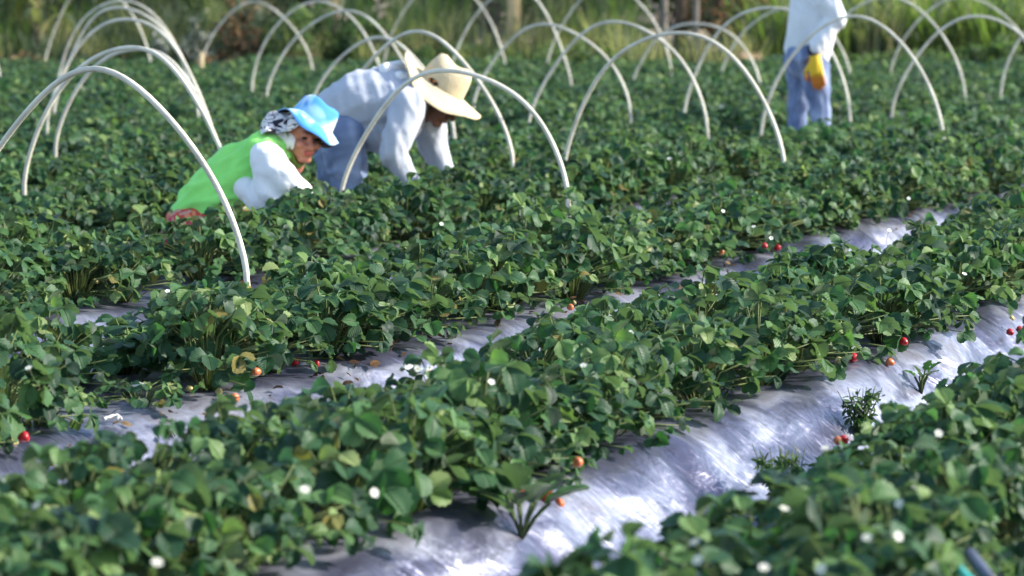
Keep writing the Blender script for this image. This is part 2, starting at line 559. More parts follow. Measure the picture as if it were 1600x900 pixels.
def make_plants():
    cand = []
    for j in range(-1, 18):
        for off in (-0.155, 0.165):
            a = 0.5 + random.uniform(0, 0.3)
            while a < 40:
                aa = a + random.gauss(0, 0.04)
                b = bed_b[j] + off + random.gauss(0, 0.035)
                a += 0.25 + random.uniform(-0.02, 0.03)
                x, y = ab_to_xy(aa, b)
                if y < 2.2 or y > FAR_Y - 0.15: continue
                right = 0.205 * y + 1.7
                if x > right or x < -(0.205 * y + 1.0): continue
                if random.random() < 0.02: continue
                g = gap_at(x, y)
                if g == 2: continue
                b += -0.08 if j == 0 else ((0.05 if off > 0 else 0.01) if j == 1 else (0.04 if j == 2 and off > 0 else 0.0))
                x, y = ab_to_xy(aa, b)
                z = float(bed_height(aa, b)) - 0.005
                px, py, dep = project((x, y, z + 0.2))
                m = 0.22 * FPX / dep
                inview = -m < px < 1600 + m and py < 900 + m
                cand.append([dep, x, y, z, j, g, inview])
    vis = sorted([c for c in cand if c[6]], key=lambda c: c[0])
    near, far = vis[:300], vis[300:]
    far = far + [c for c in cand if not c[6]]
    roots = []
    for dep, x, y, z, j, g, _ in near:
        me = random.choice(SMALL if g == 1 else PLANTS)
        o = bpy.data.objects.new('strawberry_plant', me)
        COL.objects.link(o)
        o.location = (x, y, z)
        s = random.uniform(0.88, 1.16)
        zs = s * (1 + 0.16 * float(vnoise(x * 1.1, y * 0.8, 21)))
        o.rotation_euler = (random.gauss(0, 0.05), random.gauss(0, 0.05), random.uniform(0, 6.28))
        if j == 1: zs *= 0.98
        o.scale = (s, s, zs)
        tx, ty, _ = project((x, y, z + 0.25))
        if abs(tx - 1085) < 75 and abs(ty - 745) < 60 and j == 0: o.scale.z = 0.62 * s
        for q, rr, f in HEIGHTS:
            if (x - q[0]) ** 2 + (y - q[1]) ** 2 < rr * rr: o.scale.z = f * s
        lab, gr = BED_WORDS.get(j, BED_WORDS[0] if j < 0 else BED_WORDS[8])
        tag(o, lab, 'strawberry plant', gr)
        roots.append(o)
    bag = Bag()
    r = np.random.default_rng(77)
    for dep, x, y, z, j, g, _ in far:
        k = r.uniform(0.9, 1.12)
        add_plant(bag, np.array([x, y, z]), r, LEAF_LO, 38, 0.195 * k, 0.24 * k * (1 + 0.16 * float(vnoise(x * 1.1, y * 0.8, 21))),
                  False, r.normal(0, 0.05), 1.06)
    me = bag.mesh('strawberry_foliage')
    o = link('strawberry_foliage', me, M['leaf'])
    tag(o, 'dense low strawberry foliage filling the far rows of the field', 'strawberry foliage', kind='stuff')
    return roots


plants = make_plants()


def nearest_plant(p):
    return min(plants, key=lambda o: (o.location.x - p[0]) ** 2 + (o.location.y - p[1]) ** 2)


def hang_on(child, plant):
    """parent a berry or a flower to its plant, keeping it where it is"""
    pm = Matrix.LocRotScale(plant.location, plant.rotation_euler.to_quaternion(), plant.scale)
    child.parent = plant
    child.matrix_parent_inverse = pm.inverted()


# ------------------------------------------------------------------ dry litter along the bed shoulders
def make_litter():
    bag = Bag()
    r = np.random.default_rng(5)
    for j in range(0, 7):
        for side in (-1, 1):
            for _ in range(420 if j < 4 else 200):
                a = r.uniform(2, 24)
                b = bed_b[j] + side * (0.37 + abs(r.normal(0, 0.08)) - 0.05)
                x, y = ab_to_xy(a, b)
                if y < 3 or abs(x) > 0.21 * y + 0.3: continue
                if vnoise(a * 1.3, j * 7.3 + side, 9) < -0.1: continue
                z = float(bed_height(a, b)) + r.uniform(0.004, 0.03)
                n = unit(np.array([r.normal(0, 0.5), r.normal(0, 0.5), 1]))
                d = unit(np.cross(n, unit(r.normal(0, 1, 3))))
                put_leaflet(bag, np.array([x, y, z]), d, n, r.uniform(0.018, 0.040), r.random(), LEAF_LO, r, r.uniform(0.4, 0.9))
    o = link('dry_leaves', bag.mesh('dry_leaves'), M['dry_leaf'])
    tag(o, 'brown withered leaves lying along the edges of the beds', 'dry leaves', kind='stuff')


make_litter()

# ------------------------------------------------------------------ berries and flowers
def berry_mesh(name, mat):
    prof = [(0.0, 0.0), (0.30, 0.03), (0.62, 0.20), (0.82, 0.45), (0.92, 0.70), (0.85, 0.92), (0.5, 1.08), (0.0, 1.08)]
    n = 16
    bm = bmesh.new()
    # finer profile
    P = []
    for (r0, z0), (r1, z1) in zip(prof[:-1], prof[1:]):
        for k in range(3):
            f = k / 3
            P.append((r0 + (r1 - r0) * f, z0 + (z1 - z0) * f))
    P.append(prof[-1])
    rings = []
    for i, (rr, z) in enumerate(P[1:-1]):
        ring = []
        for k in range(n):
            an = 2 * math.pi * (k + 0.5 * (i % 2)) / n
            dim = 1 - 0.05 * ((k + i) % 2)
            ring.append(bm.verts.new((rr * 0.5 * dim * math.cos(an), rr * 0.5 * dim * math.sin(an), -z * 0.62)))
        rings.append(ring)
    tip = bm.verts.new((0, 0, 0)); top = bm.verts.new((0, 0, -1.06 * 0.62))
    for a, b in zip(rings[:-1], rings[1:]):
        for k in range(n):
            bm.faces.new((a[k], a[(k + 1) % n], b[(k + 1) % n], b[k]))
    for k in range(n):
        bm.faces.new((tip, rings[0][(k + 1) % n], rings[0][k]))
        bm.faces.new((top, rings[-1][k], rings[-1][(k + 1) % n]))
    bmesh.ops.recalc_face_normals(bm, faces=bm.faces)
    me = bpy.data.meshes.new(name)
    bm.to_mesh(me); bm.free()
    for v in me.vertices: v.co.z += 0.62 * 1.08
    for v in me.vertices: v.co.z = 0.62 * 1.08 - v.co.z       # tip down, shoulder up at z = 0.67
    me.flip_normals()
    me.materials.append(mat)
    me.polygons.foreach_set('use_smooth', np.ones(len(me.polygons), bool))
    return me


def calyx_mesh():
    bag = Bag()
    for k in range(7):
        an = 2 * math.pi * k / 7
        V = np.array([(-0.08, 0, 0), (0.08, 0, 0), (0.11, 0.22, -0.03), (-0.11, 0.22, -0.03), (0.0, 0.48, -0.14), (0, 0.485, -0.141)], float)
        c, s = math.cos(an), math.sin(an)
        Rm = np.array([[c, -s, 0], [s, c, 0], [0, 0, 1]])
        A = np.zeros((6, 3)); A[:, 2] = 0.5
        bag.add(V @ Rm.T + np.array([0, 0, 0.0]), [(0, 1, 2, 3)], [(3, 2, 4)], A)
    Vt, Qt, Tt = tube_arrays([(0, 0, -0.02), (0.02, 0.01, 0.3), (0.12, 0.03, 0.7)], 0.04, 5)
    A = np.zeros((len(Vt), 3)); A[:, 1] = -1
    bag.add(Vt, Qt, Tt, A)
    me = bag.mesh('calyx')
    me.materials.append(M['weed'])
    return me


BERRY = {'red': berry_mesh('strawberry', M['berry']), 'orange': berry_mesh('strawberry', M['orangeberry']), 'pale': berry_mesh('strawberry', M['paleberry'])}
CALYX = calyx_mesh()
bpy.context.view_layer.update()
DG = bpy.context.evaluated_depsgraph_get()
WORDS = {'red': 'ripe red strawberry', 'orange': 'half ripe orange strawberry', 'pale': 'unripe pale strawberry'}


def berry(px, py, kind, size, z=None):
    p = at(px, py, 0.05)
    for _ in range(6):
        a = float(np.dot(p[:2], U)); b = float(np.dot(p[:2], Vv))
        p = at(px, py, (float(bed_height(a, b)) + 0.42 * size) if z is None else z)
    # berries hang where the leaves leave them free
    eye = Vector((0, 0, CAM_H))
    for _ in range(14):
        dirn = Vector(p) - eye
        hit = scene.ray_cast(DG, eye + dirn * 0.2, dirn.normalized(), distance=dirn.length * 0.8 - size * 0.6)
        if not hit[0] or p[2] > 0.26: break
        p = at(px, py, p[2] + 0.02)
    o = bpy.data.objects.new('strawberry', BERRY[kind])
    COL.objects.link(o)
    rz = random.uniform(0, 6.28)
    o.rotation_euler = (R(random.uniform(60, 100)), random.uniform(-0.3, 0.3), rz)
    o.scale = (size, size, size * random.uniform(1.15, 1.4))
    # centre of the berry on the point
    mat = o.rotation_euler.to_matrix()
    o.location = Vector(p) - mat @ Vector((0, 0, 0.33 * size))
    o['label'] = WORDS[kind]
    c = bpy.data.objects.new('calyx', CALYX)
    COL.objects.link(c)
    c.parent = o
    c.location = (0, 0, 0.655)
    hang_on(o, nearest_plant(p))
    return o


BERRIES = [(1337, 559, 'red', 0.042), (1414, 535, 'red', 0.036), (1393, 567, 'orange', 0.036), (1580, 520, 'red', 0.036), (1592, 515, 'red', 0.032),
           (1312, 563, 'pale', 0.030), (1196, 385, 'red', 0.034), (1213, 388, 'red', 0.04), (1500, 598, 'red', 0.042), (1316, 687, 'red', 0.036),
           (853, 778, 'red', 0.040), (876, 787, 'orange', 0.034), (818, 771, 'red', 0.03), (905, 722, 'orange', 0.034), (492, 567, 'red', 0.030), (462, 565, 'red', 0.042),
           (62, 615, 'red', 0.040), (34, 684, 'red', 0.038), (24, 692, 'pale', 0.03), (403, 581, 'orange', 0.036), (365, 622, 'orange', 0.034),
           (298, 608, 'pale', 0.028), (340, 612, 'pale', 0.028), (892, 481, 'orange', 0.034), (898, 474, 'pale', 0.026), (1475, 800, 'red', 0.04),
           (458, 540, 'pale', 0.03), (150, 440, 'pale', 0.03), (1582, 498, 'pale', 0.028), (615, 640, 'red', 0.03), (1127, 395, 'orange', 0.03), (1310, 690, 'orange', 0.03)]
for px, py, k, s in BERRIES:
    berry(px, py, k, s * 0.88, 0.30 if (px, py) in ((1475, 800),) else None)


def flower_meshes():
    bag = Bag()
    for k in range(5):
        an = 2 * math.pi * k / 5
        V, Q, A = leaflet(5, 2, 0.25, -0.12, 0.03, 3, 0.0)
        V = V * np.array([1.05, 1, 1]) * 0.5
        V[:, 1] += 0.06
        V[:, 2] += 0.004 * (k % 2)
        c, s = math.cos(an), math.sin(an)
        bag.add(V @ np.array([[c, -s, 0], [s, c, 0], [0, 0, 1]]).T, Q)
    pe = bag.mesh('flower'); pe.materials.append(M['petal'])
    bm = bmesh.new()
    bmesh.ops.create_icosphere(bm, subdivisions=2, radius=0.16)
    for v in bm.verts: v.co.z = v.co.z * 0.6 + 0.05
    ce = bpy.data.meshes.new('flower_centre'); bm.to_mesh(ce); bm.free(); ce.materials.append(M['pollen'])
    Vt, Qt, Tt = tube_arrays([(0, 0, -0.02), (0.05, 0.1, -1.5), (0.5, 0.3, -4.5)], 0.05, 5)
    A = np.zeros((len(Vt), 3)); A[:, 1] = -1
    b2 = Bag(); b2.add(Vt, Qt, Tt, A)
    stl = b2.mesh('flower_stalk'); stl.materials.append(M['leaf'])
    return pe, ce, stl


PETAL, CENTRE, STALK = flower_meshes()


def flower(px, py, z=0.43, size=0.030):
    p = at(px, py, z)
    o = bpy.data.objects.new('flower', PETAL)
    COL.objects.link(o)
    o.location = p
    o.rotation_euler = (R(random.uniform(20, 65)), R(random.uniform(-20, 20)), random.uniform(-0.6, 0.6))
    o.scale = (size,) * 3
    o['label'] = 'small white five petalled flower'
    for me, nm in ((CENTRE, 'flower_centre'), (STALK, 'flower_stalk')):
        c = bpy.data.objects.new(nm, me); COL.objects.link(c); c.parent = o
    hang_on(o, nearest_plant(p))


for px, py in ((477, 765), (246, 879), (1467, 677), (1405, 787), (1355, 840), (1404, 838), (1283, 889), (1194, 887), (1090, 875), (1086, 847), (1507, 428),
               (1178, 354), (1046, 248), (912, 571), (585, 770), (1205, 372), (1390, 360), (653, 576), (768, 597), (45, 575), (262, 455), (1130, 330),
               (1226, 795), (1290, 700), (1420, 310), (985, 520), (57, 790), (690, 350)):
    z = 0.43
    if (px, py) in ((477, 765), (246, 879), (57, 790)): z = 0.46
    flower(px, py, z, 0.0165 if py > 300 else 0.026)

# ------------------------------------------------------------------ hoops
HOOPS = [  # left foot, right foot (x, y), apex y, label
    (-103, 393, 420, 112, 'pale pipe hoop nearest the camera, its right foot in front of the green vested worker'),
    (525, 888, 307, 108, 'pale pipe hoop crossing in front of the straw hatted worker'),
    (885, 1217, 250, 50, 'pale pipe hoop in the front line with open foliage around both feet'),
    (1197, 1462, 201, 28, 'cream pipe hoop crossing in front of the worker with the yellow glove'),
    (1404, 1640, 177, 25, 'pale pipe hoop partly cut by the right edge, beside the hoop crossing the gloved worker'),
    (23, 377, 304, 72, 'pale pipe hoop right behind the nearest hoop, ending behind the green vested worker'),
    (500, 803, 243, 52, 'pale pipe hoop standing directly behind the straw hatted worker'),
    (827, 1099, 192, 34, 'pale pipe hoop overlapping the left half of the front line hoop'),
    (1071, 1322, 174, 10, 'pale pipe hoop right behind the legs of the yellow gloved worker'),
    (1270, 1497, 142, -3, 'pale pipe hoop just right of the yellow gloved worker, rising to the top edge'),
    (1577, 1790, 138, -8, 'pale pipe hoop of which only the left foot shows at the right edge'),
    (72, 357, 243, 74, 'pale pipe hoop set to the right inside the left cluster of hoops'),
    (475, 708, 200, 60, 'low pale pipe hoop behind the back of the straw hatted worker'),
    (741, 979, 168, 39, 'pale pipe hoop starting behind the tip of the straw hat'),
    (990, 1183, 134, 35, 'low greyish pipe hoop against the brown bank'),
    (1131, 1322, 120, 12, 'dull pipe hoop behind the yellow gloved worker, farther back and narrower'),
    (1400, 1610, 118, -3, 'pale pipe hoop at the back, against the tall green grass'),
    (66, 335, 200, 28, 'pale pipe hoop in the middle of the left cluster, lower than the two behind'),
    (412, 655, 151, 17, 'pale pipe hoop left of the straw hatted worker, in front of the green shrub'),
    (852, 1047, 112, -22, 'pale pipe hoop whose top is cut by the upper edge, above the straw hat gap'),
    (68, 322, 170, 10, 'pale pipe hoop second from the back in the left cluster'),
    (80, 302, 133, 1, 'hindmost pale pipe hoop of the left cluster'),
    (388, 603, 131, 4, 'pale pipe hoop whose apex nearly meets the upper edge, left of the shrub'),
    (598, 790, 102, -25, 'dull pipe hoop cut by the upper edge behind the straw hat'),
    (697, 893, 130, -18, 'pale pipe hoop cut by the upper edge, right of the straw hat'),
    (310, 490, 107, 4, 'far pipe hoop with a pale wooden stake at its left foot'),
    (60, 243, 104, -25, 'far dull pipe hoop cut by the upper edge, left of the dry fronds'),
    (-190, 8, 122, 0, 'pale pipe hoop of which only the right foot shows at the left edge'),
]


def make_hoops():
    for i, (xl, xr, yf, ya, lab) in enumerate(HOOPS):
        c = at((xl + xr) / 2, yf, 0.36)
        s = FPX / project(c)[2]
        W = (xr - xl) / s / math.cos(THETA)
        top = at_y((xl + xr) / 2, ya, c[1])[2]
        h = top - 0.36
        root = empty('pipe_hoop', (c[0], c[1], 0.1), -THETA + random.gauss(0, 0.03))
        tag(root, lab, 'hoop', 'plastic pipe hoops over the strawberry beds')
        pts = []
        for z in (0.06, 0.20, 0.30): pts.append((-W / 2 * 1.012, 0, z))
        lean = random.gauss(0, 0.04); ex = random.uniform(1.36, 1.54)
        for k in range(0, 49):
            t = math.pi * k / 48
            zz = 0.36 + h * math.sin(t) ** ex
            xx = -W / 2 * math.cos(t) + lean * h * math.sin(t) ** 2
            pts.append((xx, 0.05 * math.sin(2.3 * t + i) * math.sin(t), zz + 0.012 * math.sin(5.1 * t + 2 * i) * math.sin(t)))
        for z in (0.30, 0.20, 0.06): pts.append((W / 2 * 1.012, 0, z))
        V, Q, T = tube_arrays(np.array(pts) - np.array([0, 0, 0.1]), 0.0114, 10)
        bag = Bag(); bag.add(V, Q, T)
        link('pipe', bag.mesh('pipe'), M['hoop'], root)
        if i == 25:
            V, Q, T = tube_arrays([(-W / 2 * 1.01, -0.0, -0.05), (-W / 2 * 1.0, 0, 0.25), (-W / 2 * 0.99, 0, 0.46)], [0.034, 0.036, 0.03], 8)
            bag = Bag(); bag.add(V, Q, T)
            link('stake', bag.mesh('stake'), M['stake'], root)


make_hoops()
# ------------------------------------------------------------------ people
def capsule(bm, p0, p1, r0, r1, ys=1.0, sub=2):
    tb = bmesh.new()
    p0 = Vector(p0); p1 = Vector(p1)
    for p, r in ((p0, r0), (p1, r1)):
        bmesh.ops.create_icosphere(tb, subdivisions=sub, radius=r, matrix=Matrix.Translation(p))
    yc = (p0.y + p1.y) / 2
    for v in tb.verts: v.co.y = yc + (v.co.y - yc) * ys
    bmesh.ops.convex_hull(tb, input=tb.verts[:], use_existing_faces=False)
    inner = [v for v in tb.verts if not v.link_faces]
    bmesh.ops.delete(tb, geom=inner, context='VERTS')
    tm = bpy.data.meshes.new('t')
    tb.to_mesh(tm); tb.free()
    bm.from_mesh(tm)
    bpy.data.meshes.remove(tm)


def chain(bm, pts, ys=1.0):
    for (a, ra), (b, rb) in zip(pts[:-1], pts[1:]): capsule(bm, a, b, ra, rb, ys)


def ellipsoid(bm, c, r, rot=None):
    Mx = Matrix.Translation(Vector(c)) @ (rot.to_4x4() if rot is not None else Matrix.Identity(4)) @ Matrix.Diagonal((*r, 1))
    bmesh.ops.create_icosphere(bm, subdivisions=3, radius=1.0, matrix=Mx)


def fuse(name, build, voxel, smooth, mat, parent, folds=None, cuts=(), smooth_factor=0.5):
    """union of the shapes that build(bm) adds, as one continuous surface"""
    bm = bmesh.new()
    build(bm)
    me = bpy.data.meshes.new('raw')
    bm.to_mesh(me); bm.free()
    ob = bpy.data.objects.new('raw', me)
    COL.objects.link(ob)
    m = ob.modifiers.new('r', 'REMESH'); m.mode = 'VOXEL'; m.voxel_size = voxel; m.use_smooth_shade = True
    if smooth:
        s = ob.modifiers.new('s', 'SMOOTH'); s.factor = smooth_factor; s.iterations = smooth
    dg = bpy.context.evaluated_depsgraph_get()
    out = bpy.data.meshes.new_from_object(ob.evaluated_get(dg))
    out.name = name
    bpy.data.objects.remove(ob); bpy.data.meshes.remove(me)
    if folds:
        amp, sc, dirs = folds
        nrm = [v.normal.copy() for v in out.vertices]
        D = [Vector(d) for d in dirs]
        for v, n in zip(out.vertices, nrm):
            q = Vector((v.co.dot(D[0]), v.co.dot(D[1]), v.co.dot(D[2]))) * sc
            f = mnoise.noise(q) + 0.5 * mnoise.noise(q * 2.3 + Vector((7, 3, 1)))
            f = max(-0.6, 1 - abs(f) * 3.0)
            v.co += n * amp * f
    for co, no in cuts:
        bm = bmesh.new(); bm.from_mesh(out)
        bmesh.ops.bisect_plane(bm, geom=bm.verts[:] + bm.edges[:] + bm.faces[:], plane_co=co, plane_no=no, clear_outer=True)
        bm.to_mesh(out); bm.free()
    out.materials.clear()
    return link(name, out, mat, parent)


def frame(fwd, up):
    f = Vector(fwd).normalized()
    u = Vector(up); u = (u - f * u.dot(f)).normalized()
    l = u.cross(f)
    return Matrix((f, l, u)).transposed()       # columns: forward, left, up


def head_shapes(bm, c, F):
    c = Vector(c)
    P = lambda x, y, z: c + F @ Vector((x, y, z))
    ellipsoid(bm, P(-0.008, 0, 0.028), (0.094, 0.076, 0.088), F)     # skull
    ellipsoid(bm, P(0.022, 0, -0.040), (0.062, 0.060, 0.074), F)     # face and jaw
    capsule(bm, P(0.058, 0.014, -0.098), P(0.058, -0.014, -0.098), 0.021, 0.021)   # chin
    capsule(bm, P(0.083, 0, 0.008), P(0.104, 0, -0.030), 0.009, 0.015)             # nose
    capsule(bm, P(0.093, 0.013, -0.033), P(0.093, -0.013, -0.033), 0.009, 0.009)   # nostrils
    capsule(bm, P(0.079, 0.036, 0.021), P(0.081, -0.036, 0.021), 0.012, 0.012)     # brow
    for s in (-1, 1):
        ellipsoid(bm, P(0.066, s * 0.040, -0.028), (0.022, 0.022, 0.022), F)       # cheeks
        ellipsoid(bm, P(-0.005, s * 0.078, -0.012), (0.018, 0.008, 0.030), F)      # ears
    capsule(bm, P(0.077, 0.016, -0.063), P(0.077, -0.016, -0.063), 0.013, 0.013)   # mouth mound
    capsule(bm, P(-0.02, 0, -0.06), P(-0.05, 0, -0.16), 0.055, 0.058)              # neck


def face_parts(root, c, F, lipmat, eyemat):
    c = Vector(c)
    for s in (-1, 1):
        bm = bmesh.new()
        ellipsoid(bm, c + F @ Vector((0.078, s * 0.031, 0.002)), (0.008, 0.014, 0.007), F)
        me = bpy.data.meshes.new('eye'); bm.to_mesh(me); bm.free()
        link('eye', me, eyemat, root)
    bm = bmesh.new()
    capsule(bm, c + F @ Vector((0.0865, 0.019, -0.060)), c + F @ Vector((0.0865, -0.019, -0.060)), 0.0055, 0.0055)
    capsule(bm, c + F @ Vector((0.086, 0.014, -0.067)), c + F @ Vector((0.086, -0.014, -0.067)), 0.0055, 0.0055)
    me = bpy.data.meshes.new('lips'); bm.to_mesh(me); bm.free()
    link('lips', me, lipmat, root)


def hand_shapes(bm, wrist, direction, palm_n, side, curl=0.5, k=1.0):
    """palm, four unequal bent fingers and a thumb leaving the side of the palm"""
    d = Vector(direction).normalized()
    n = Vector(palm_n); n = (n - d * n.dot(d)).normalized()      # the fingers curl towards n
    s = d.cross(n) * side                                        # thumb side
    w = Vector(wrist)
    for q in (-0.027, -0.009, 0.009, 0.027):
        capsule(bm, w + d * 0.01 * k + s * q * 0.7 * k, w + d * 0.085 * k + s * q * k, 0.015 * k, 0.0125 * k)
    for q, ln in ((0.029, 0.068), (0.010, 0.078), (-0.010, 0.072), (-0.029, 0.056)):
        p = w + d * 0.085 * k + s * q * k
        a = 0.15
        for seg, rr in ((0.45, 0.0095), (0.32, 0.0088), (0.26, 0.0078)):
            a += curl * (0.9 if seg == 0.45 else 1.0)
            p2 = p + (d * math.cos(a) + n * math.sin(a)) * ln * seg * k
            capsule(bm, p, p2, rr * k, rr * 0.93 * k)
            p = p2
    p = w + d * 0.025 * k + s * 0.030 * k
    for dv, ln, rr in ((d * 0.7 + s * 0.7 + n * 0.25, 0.045, 0.012), (d * 0.85 + s * 0.25 + n * 0.5, 0.034, 0.0105), (d * 0.85 + n * 0.6, 0.025, 0.009)):
        p2 = p + dv.normalized() * ln * k
        capsule(bm, p, p2, rr * k, rr * 0.92 * k)
        p = p2


def mat_cloth(name, col, var=0.10, scale=7, rough=0.9, bump=0.25, sheen=0.15):
    m = mat_plain(name, col, rough=rough, var=var, scale=scale, bump=bump, bscale=26, spec=0.15, sheen=sheen)
    return m


def mat_patches(name, stops, scale, rough=0.9, cells=False, interp='CONSTANT', detail=2.0, stretch=(1, 1, 1)):
    m, nt, b = new_mat(name)
    L = nt.links.new
    tc = N(nt, 'ShaderNodeTexCoord')
    mp = N(nt, 'ShaderNodeMapping'); mp.inputs['Scale'].default_value = stretch
    L(tc.outputs['Object'], mp.inputs['Vector'])
    if cells:
        v = N(nt, 'ShaderNodeTexVoronoi'); v.inputs['Scale'].default_value = scale
        L(mp.outputs[0], v.inputs['Vector'])
        sp = N(nt, 'ShaderNodeSeparateColor'); L(v.outputs['Color'], sp.inputs[0])
        f = sp.outputs[0]
    else:
        v = N(nt, 'ShaderNodeTexNoise'); v.inputs['Scale'].default_value = scale; v.inputs['Detail'].default_value = detail
        v.inputs['Distortion'].default_value = 0.6
        L(mp.outputs[0], v.inputs['Vector'])
        f = v.outputs['Fac']
    r = ramp(nt, stops, interp)
    L(f, r.inputs['Fac']); L(r.outputs['Color'], b.inputs['Base Color'])
    b.inputs['Roughness'].default_value = rough
    b.inputs['Specular IOR Level'].default_value = 0.2
    return m


M['skin'] = mat_plain('sunburnt_skin', (0.40, 0.16, 0.105), rough=0.5, var=0.18, scale=25)
M['dark_skin'] = mat_plain('brown_skin', (0.20, 0.085, 0.05), rough=0.5, var=0.2, scale=25)
M['lips'] = mat_plain('lips', (0.40, 0.09, 0.08), rough=0.45, var=0.1)
M['eye'] = mat_plain('dark_eye', (0.03, 0.02, 0.015), rough=0.2, var=0.1)
M['lime'] = mat_cloth('lime_green_cloth', (0.30, 0.80, 0.18), var=0.10)
M['white_cloth'] = mat_cloth('white_cotton', (0.78, 0.78, 0.80), var=0.04)
M['grey_cloth'] = mat_cloth('pale_grey_cotton', (0.42, 0.45, 0.52), var=0.07)
M['light_cloth'] = mat_cloth('pale_blue_white_cotton', (0.70, 0.72, 0.76), var=0.06)
M['denim'] = mat_patches('washed_denim', [(0.3, (0.10, 0.135, 0.25)), (0.5, (0.17, 0.22, 0.36)), (0.68, (0.32, 0.38, 0.52))], 7, interp='LINEAR', detail=4, stretch=(1.6, 1.6, 0.5))
M['denim_pale'] = mat_patches('faded_denim', [(0.3, (0.11, 0.15, 0.26)), (0.5, (0.17, 0.22, 0.34)), (0.68, (0.27, 0.32, 0.44))], 6, interp='LINEAR', detail=4, stretch=(1.6, 1.6, 0.5))
M['floral'] = mat_patches('floral_cloth', [(0.0, (0.55, 0.08, 0.05)), (0.30, (0.68, 0.24, 0.12)), (0.5, (0.55, 0.28, 0.22)), (0.65, (0.16, 0.17, 0.05)), (0.78, (0.60, 0.06, 0.10)), (0.9, (0.66, 0.40, 0.20))], 42, cells=True)
M['scarf'] = mat_patches('black_white_scarf', [(0.0, (0.03, 0.03, 0.05)), (0.40, (0.70, 0.68, 0.68)), (0.55, (0.05, 0.05, 0.08)), (0.60, (0.74, 0.72, 0.70))], 13, detail=3, stretch=(1, 1, 2.2))
M['blue_hat'] = mat_patches('blue_print_cotton', [(0.0, (0.045, 0.20, 0.58)), (0.50, (0.07, 0.28, 0.66)), (0.60, (0.30, 0.55, 0.78)), (0.68, (0.66, 0.74, 0.80))], 8, detail=1.5, interp='LINEAR')
M['brim_under'] = mat_plain('dark_brim_lining', (0.03, 0.03, 0.045), rough=0.9, var=0.4, scale=30)
M['olive'] = mat_cloth('olive_green_cloth', (0.17, 0.24, 0.06), var=0.15, scale=20)
M['straw'] = mat_plain('woven_straw', (0.66, 0.54, 0.34), rough=0.75, var=0.10, scale=22, bump=0.5, bscale=150)
M['emblem'] = mat_patches('stitched_emblem', [(0.0, (0.03, 0.02, 0.02)), (0.56, (0.45, 0.17, 0.03))], 45)
M['shoe'] = mat_plain('rubber_boot', (0.04, 0.035, 0.03), rough=0.6, var=0.3)
M['cuff'] = mat_plain('dark_knit_cuff', (0.02, 0.022, 0.05), rough=0.9, var=0.3, scale=40)


def mat_glove():
    m, nt, b = new_mat('dipped_glove')
    L = nt.links.new
    tc = N(nt, 'ShaderNodeTexCoord')
    sp = N(nt, 'ShaderNodeSeparateXYZ'); L(tc.outputs['Object'], sp.inputs[0])
    no = N(nt, 'ShaderNodeTexNoise'); no.inputs['Scale'].default_value = 25; L(tc.outputs['Object'], no.inputs['Vector'])
    ad = N(nt, 'ShaderNodeMath', operation='MULTIPLY_ADD'); L(no.outputs['Fac'], ad.inputs[0]); ad.inputs[1].default_value = 0.03; L(sp.outputs['Z'], ad.inputs[2])
    mr = N(nt, 'ShaderNodeMapRange'); L(ad.outputs[0], mr.inputs['Value'])
    mr.inputs['From Min'].default_value = 0.735; mr.inputs['From Max'].default_value = 0.785
    r = ramp(nt, [(0.0, (0.62, 0.20, 0.02)), (1.0, (0.80, 0.50, 0.02))])
    L(mr.outputs[0], r.inputs['Fac']); L(r.outputs['Color'], b.inputs['Base Color'])
    b.inputs['Roughness'].default_value = 0.5
    return m


M['glove'] = mat_glove()


def revolve(name, c, F, prof, mat, parent, n=48, zmod=None, rmod=None):
    """profile (radius, height) turned about F's up axis; zmod(phi, r) bends it, phi = 0 is forward"""
    V, Q = [], []
    c = Vector(c)
    for r_, z_ in prof:
        for k in range(n):
            ph = 2 * math.pi * k / n
            rr = r_ * (rmod(ph, r_) if rmod else 1)
            zz = z_ + (zmod(ph, r_) if zmod else 0)
            V.append(c + F @ Vector((rr * math.cos(ph), rr * math.sin(ph), zz)))
    for i in range(len(prof) - 1):
        for k in range(n):
            k2 = (k + 1) % n
            Q.append((i * n + k, i * n + k2, (i + 1) * n + k2, (i + 1) * n + k))
    me = mesh_np(name, np.array([tuple(v) for v in V]), np.array(Q))
    return link(name, me, mat, parent)


def foot(bm, x, y):
    capsule(bm, (x - 0.03, y, 0.095), (x + 0.16, y, 0.085), 0.045, 0.04)
    capsule(bm, (x, y, 0.10), (x, y, 0.18), 0.05, 0.055)


def furrow_point(px):
    """the place in the furrow behind the front hoops that is seen in pixel column px"""
    k = (px - 800.0) / FPX
    d = furrow_b[4] / (k * math.cos(THETA) - math.sin(THETA))
    return np.array([k * d, d, 0.0])


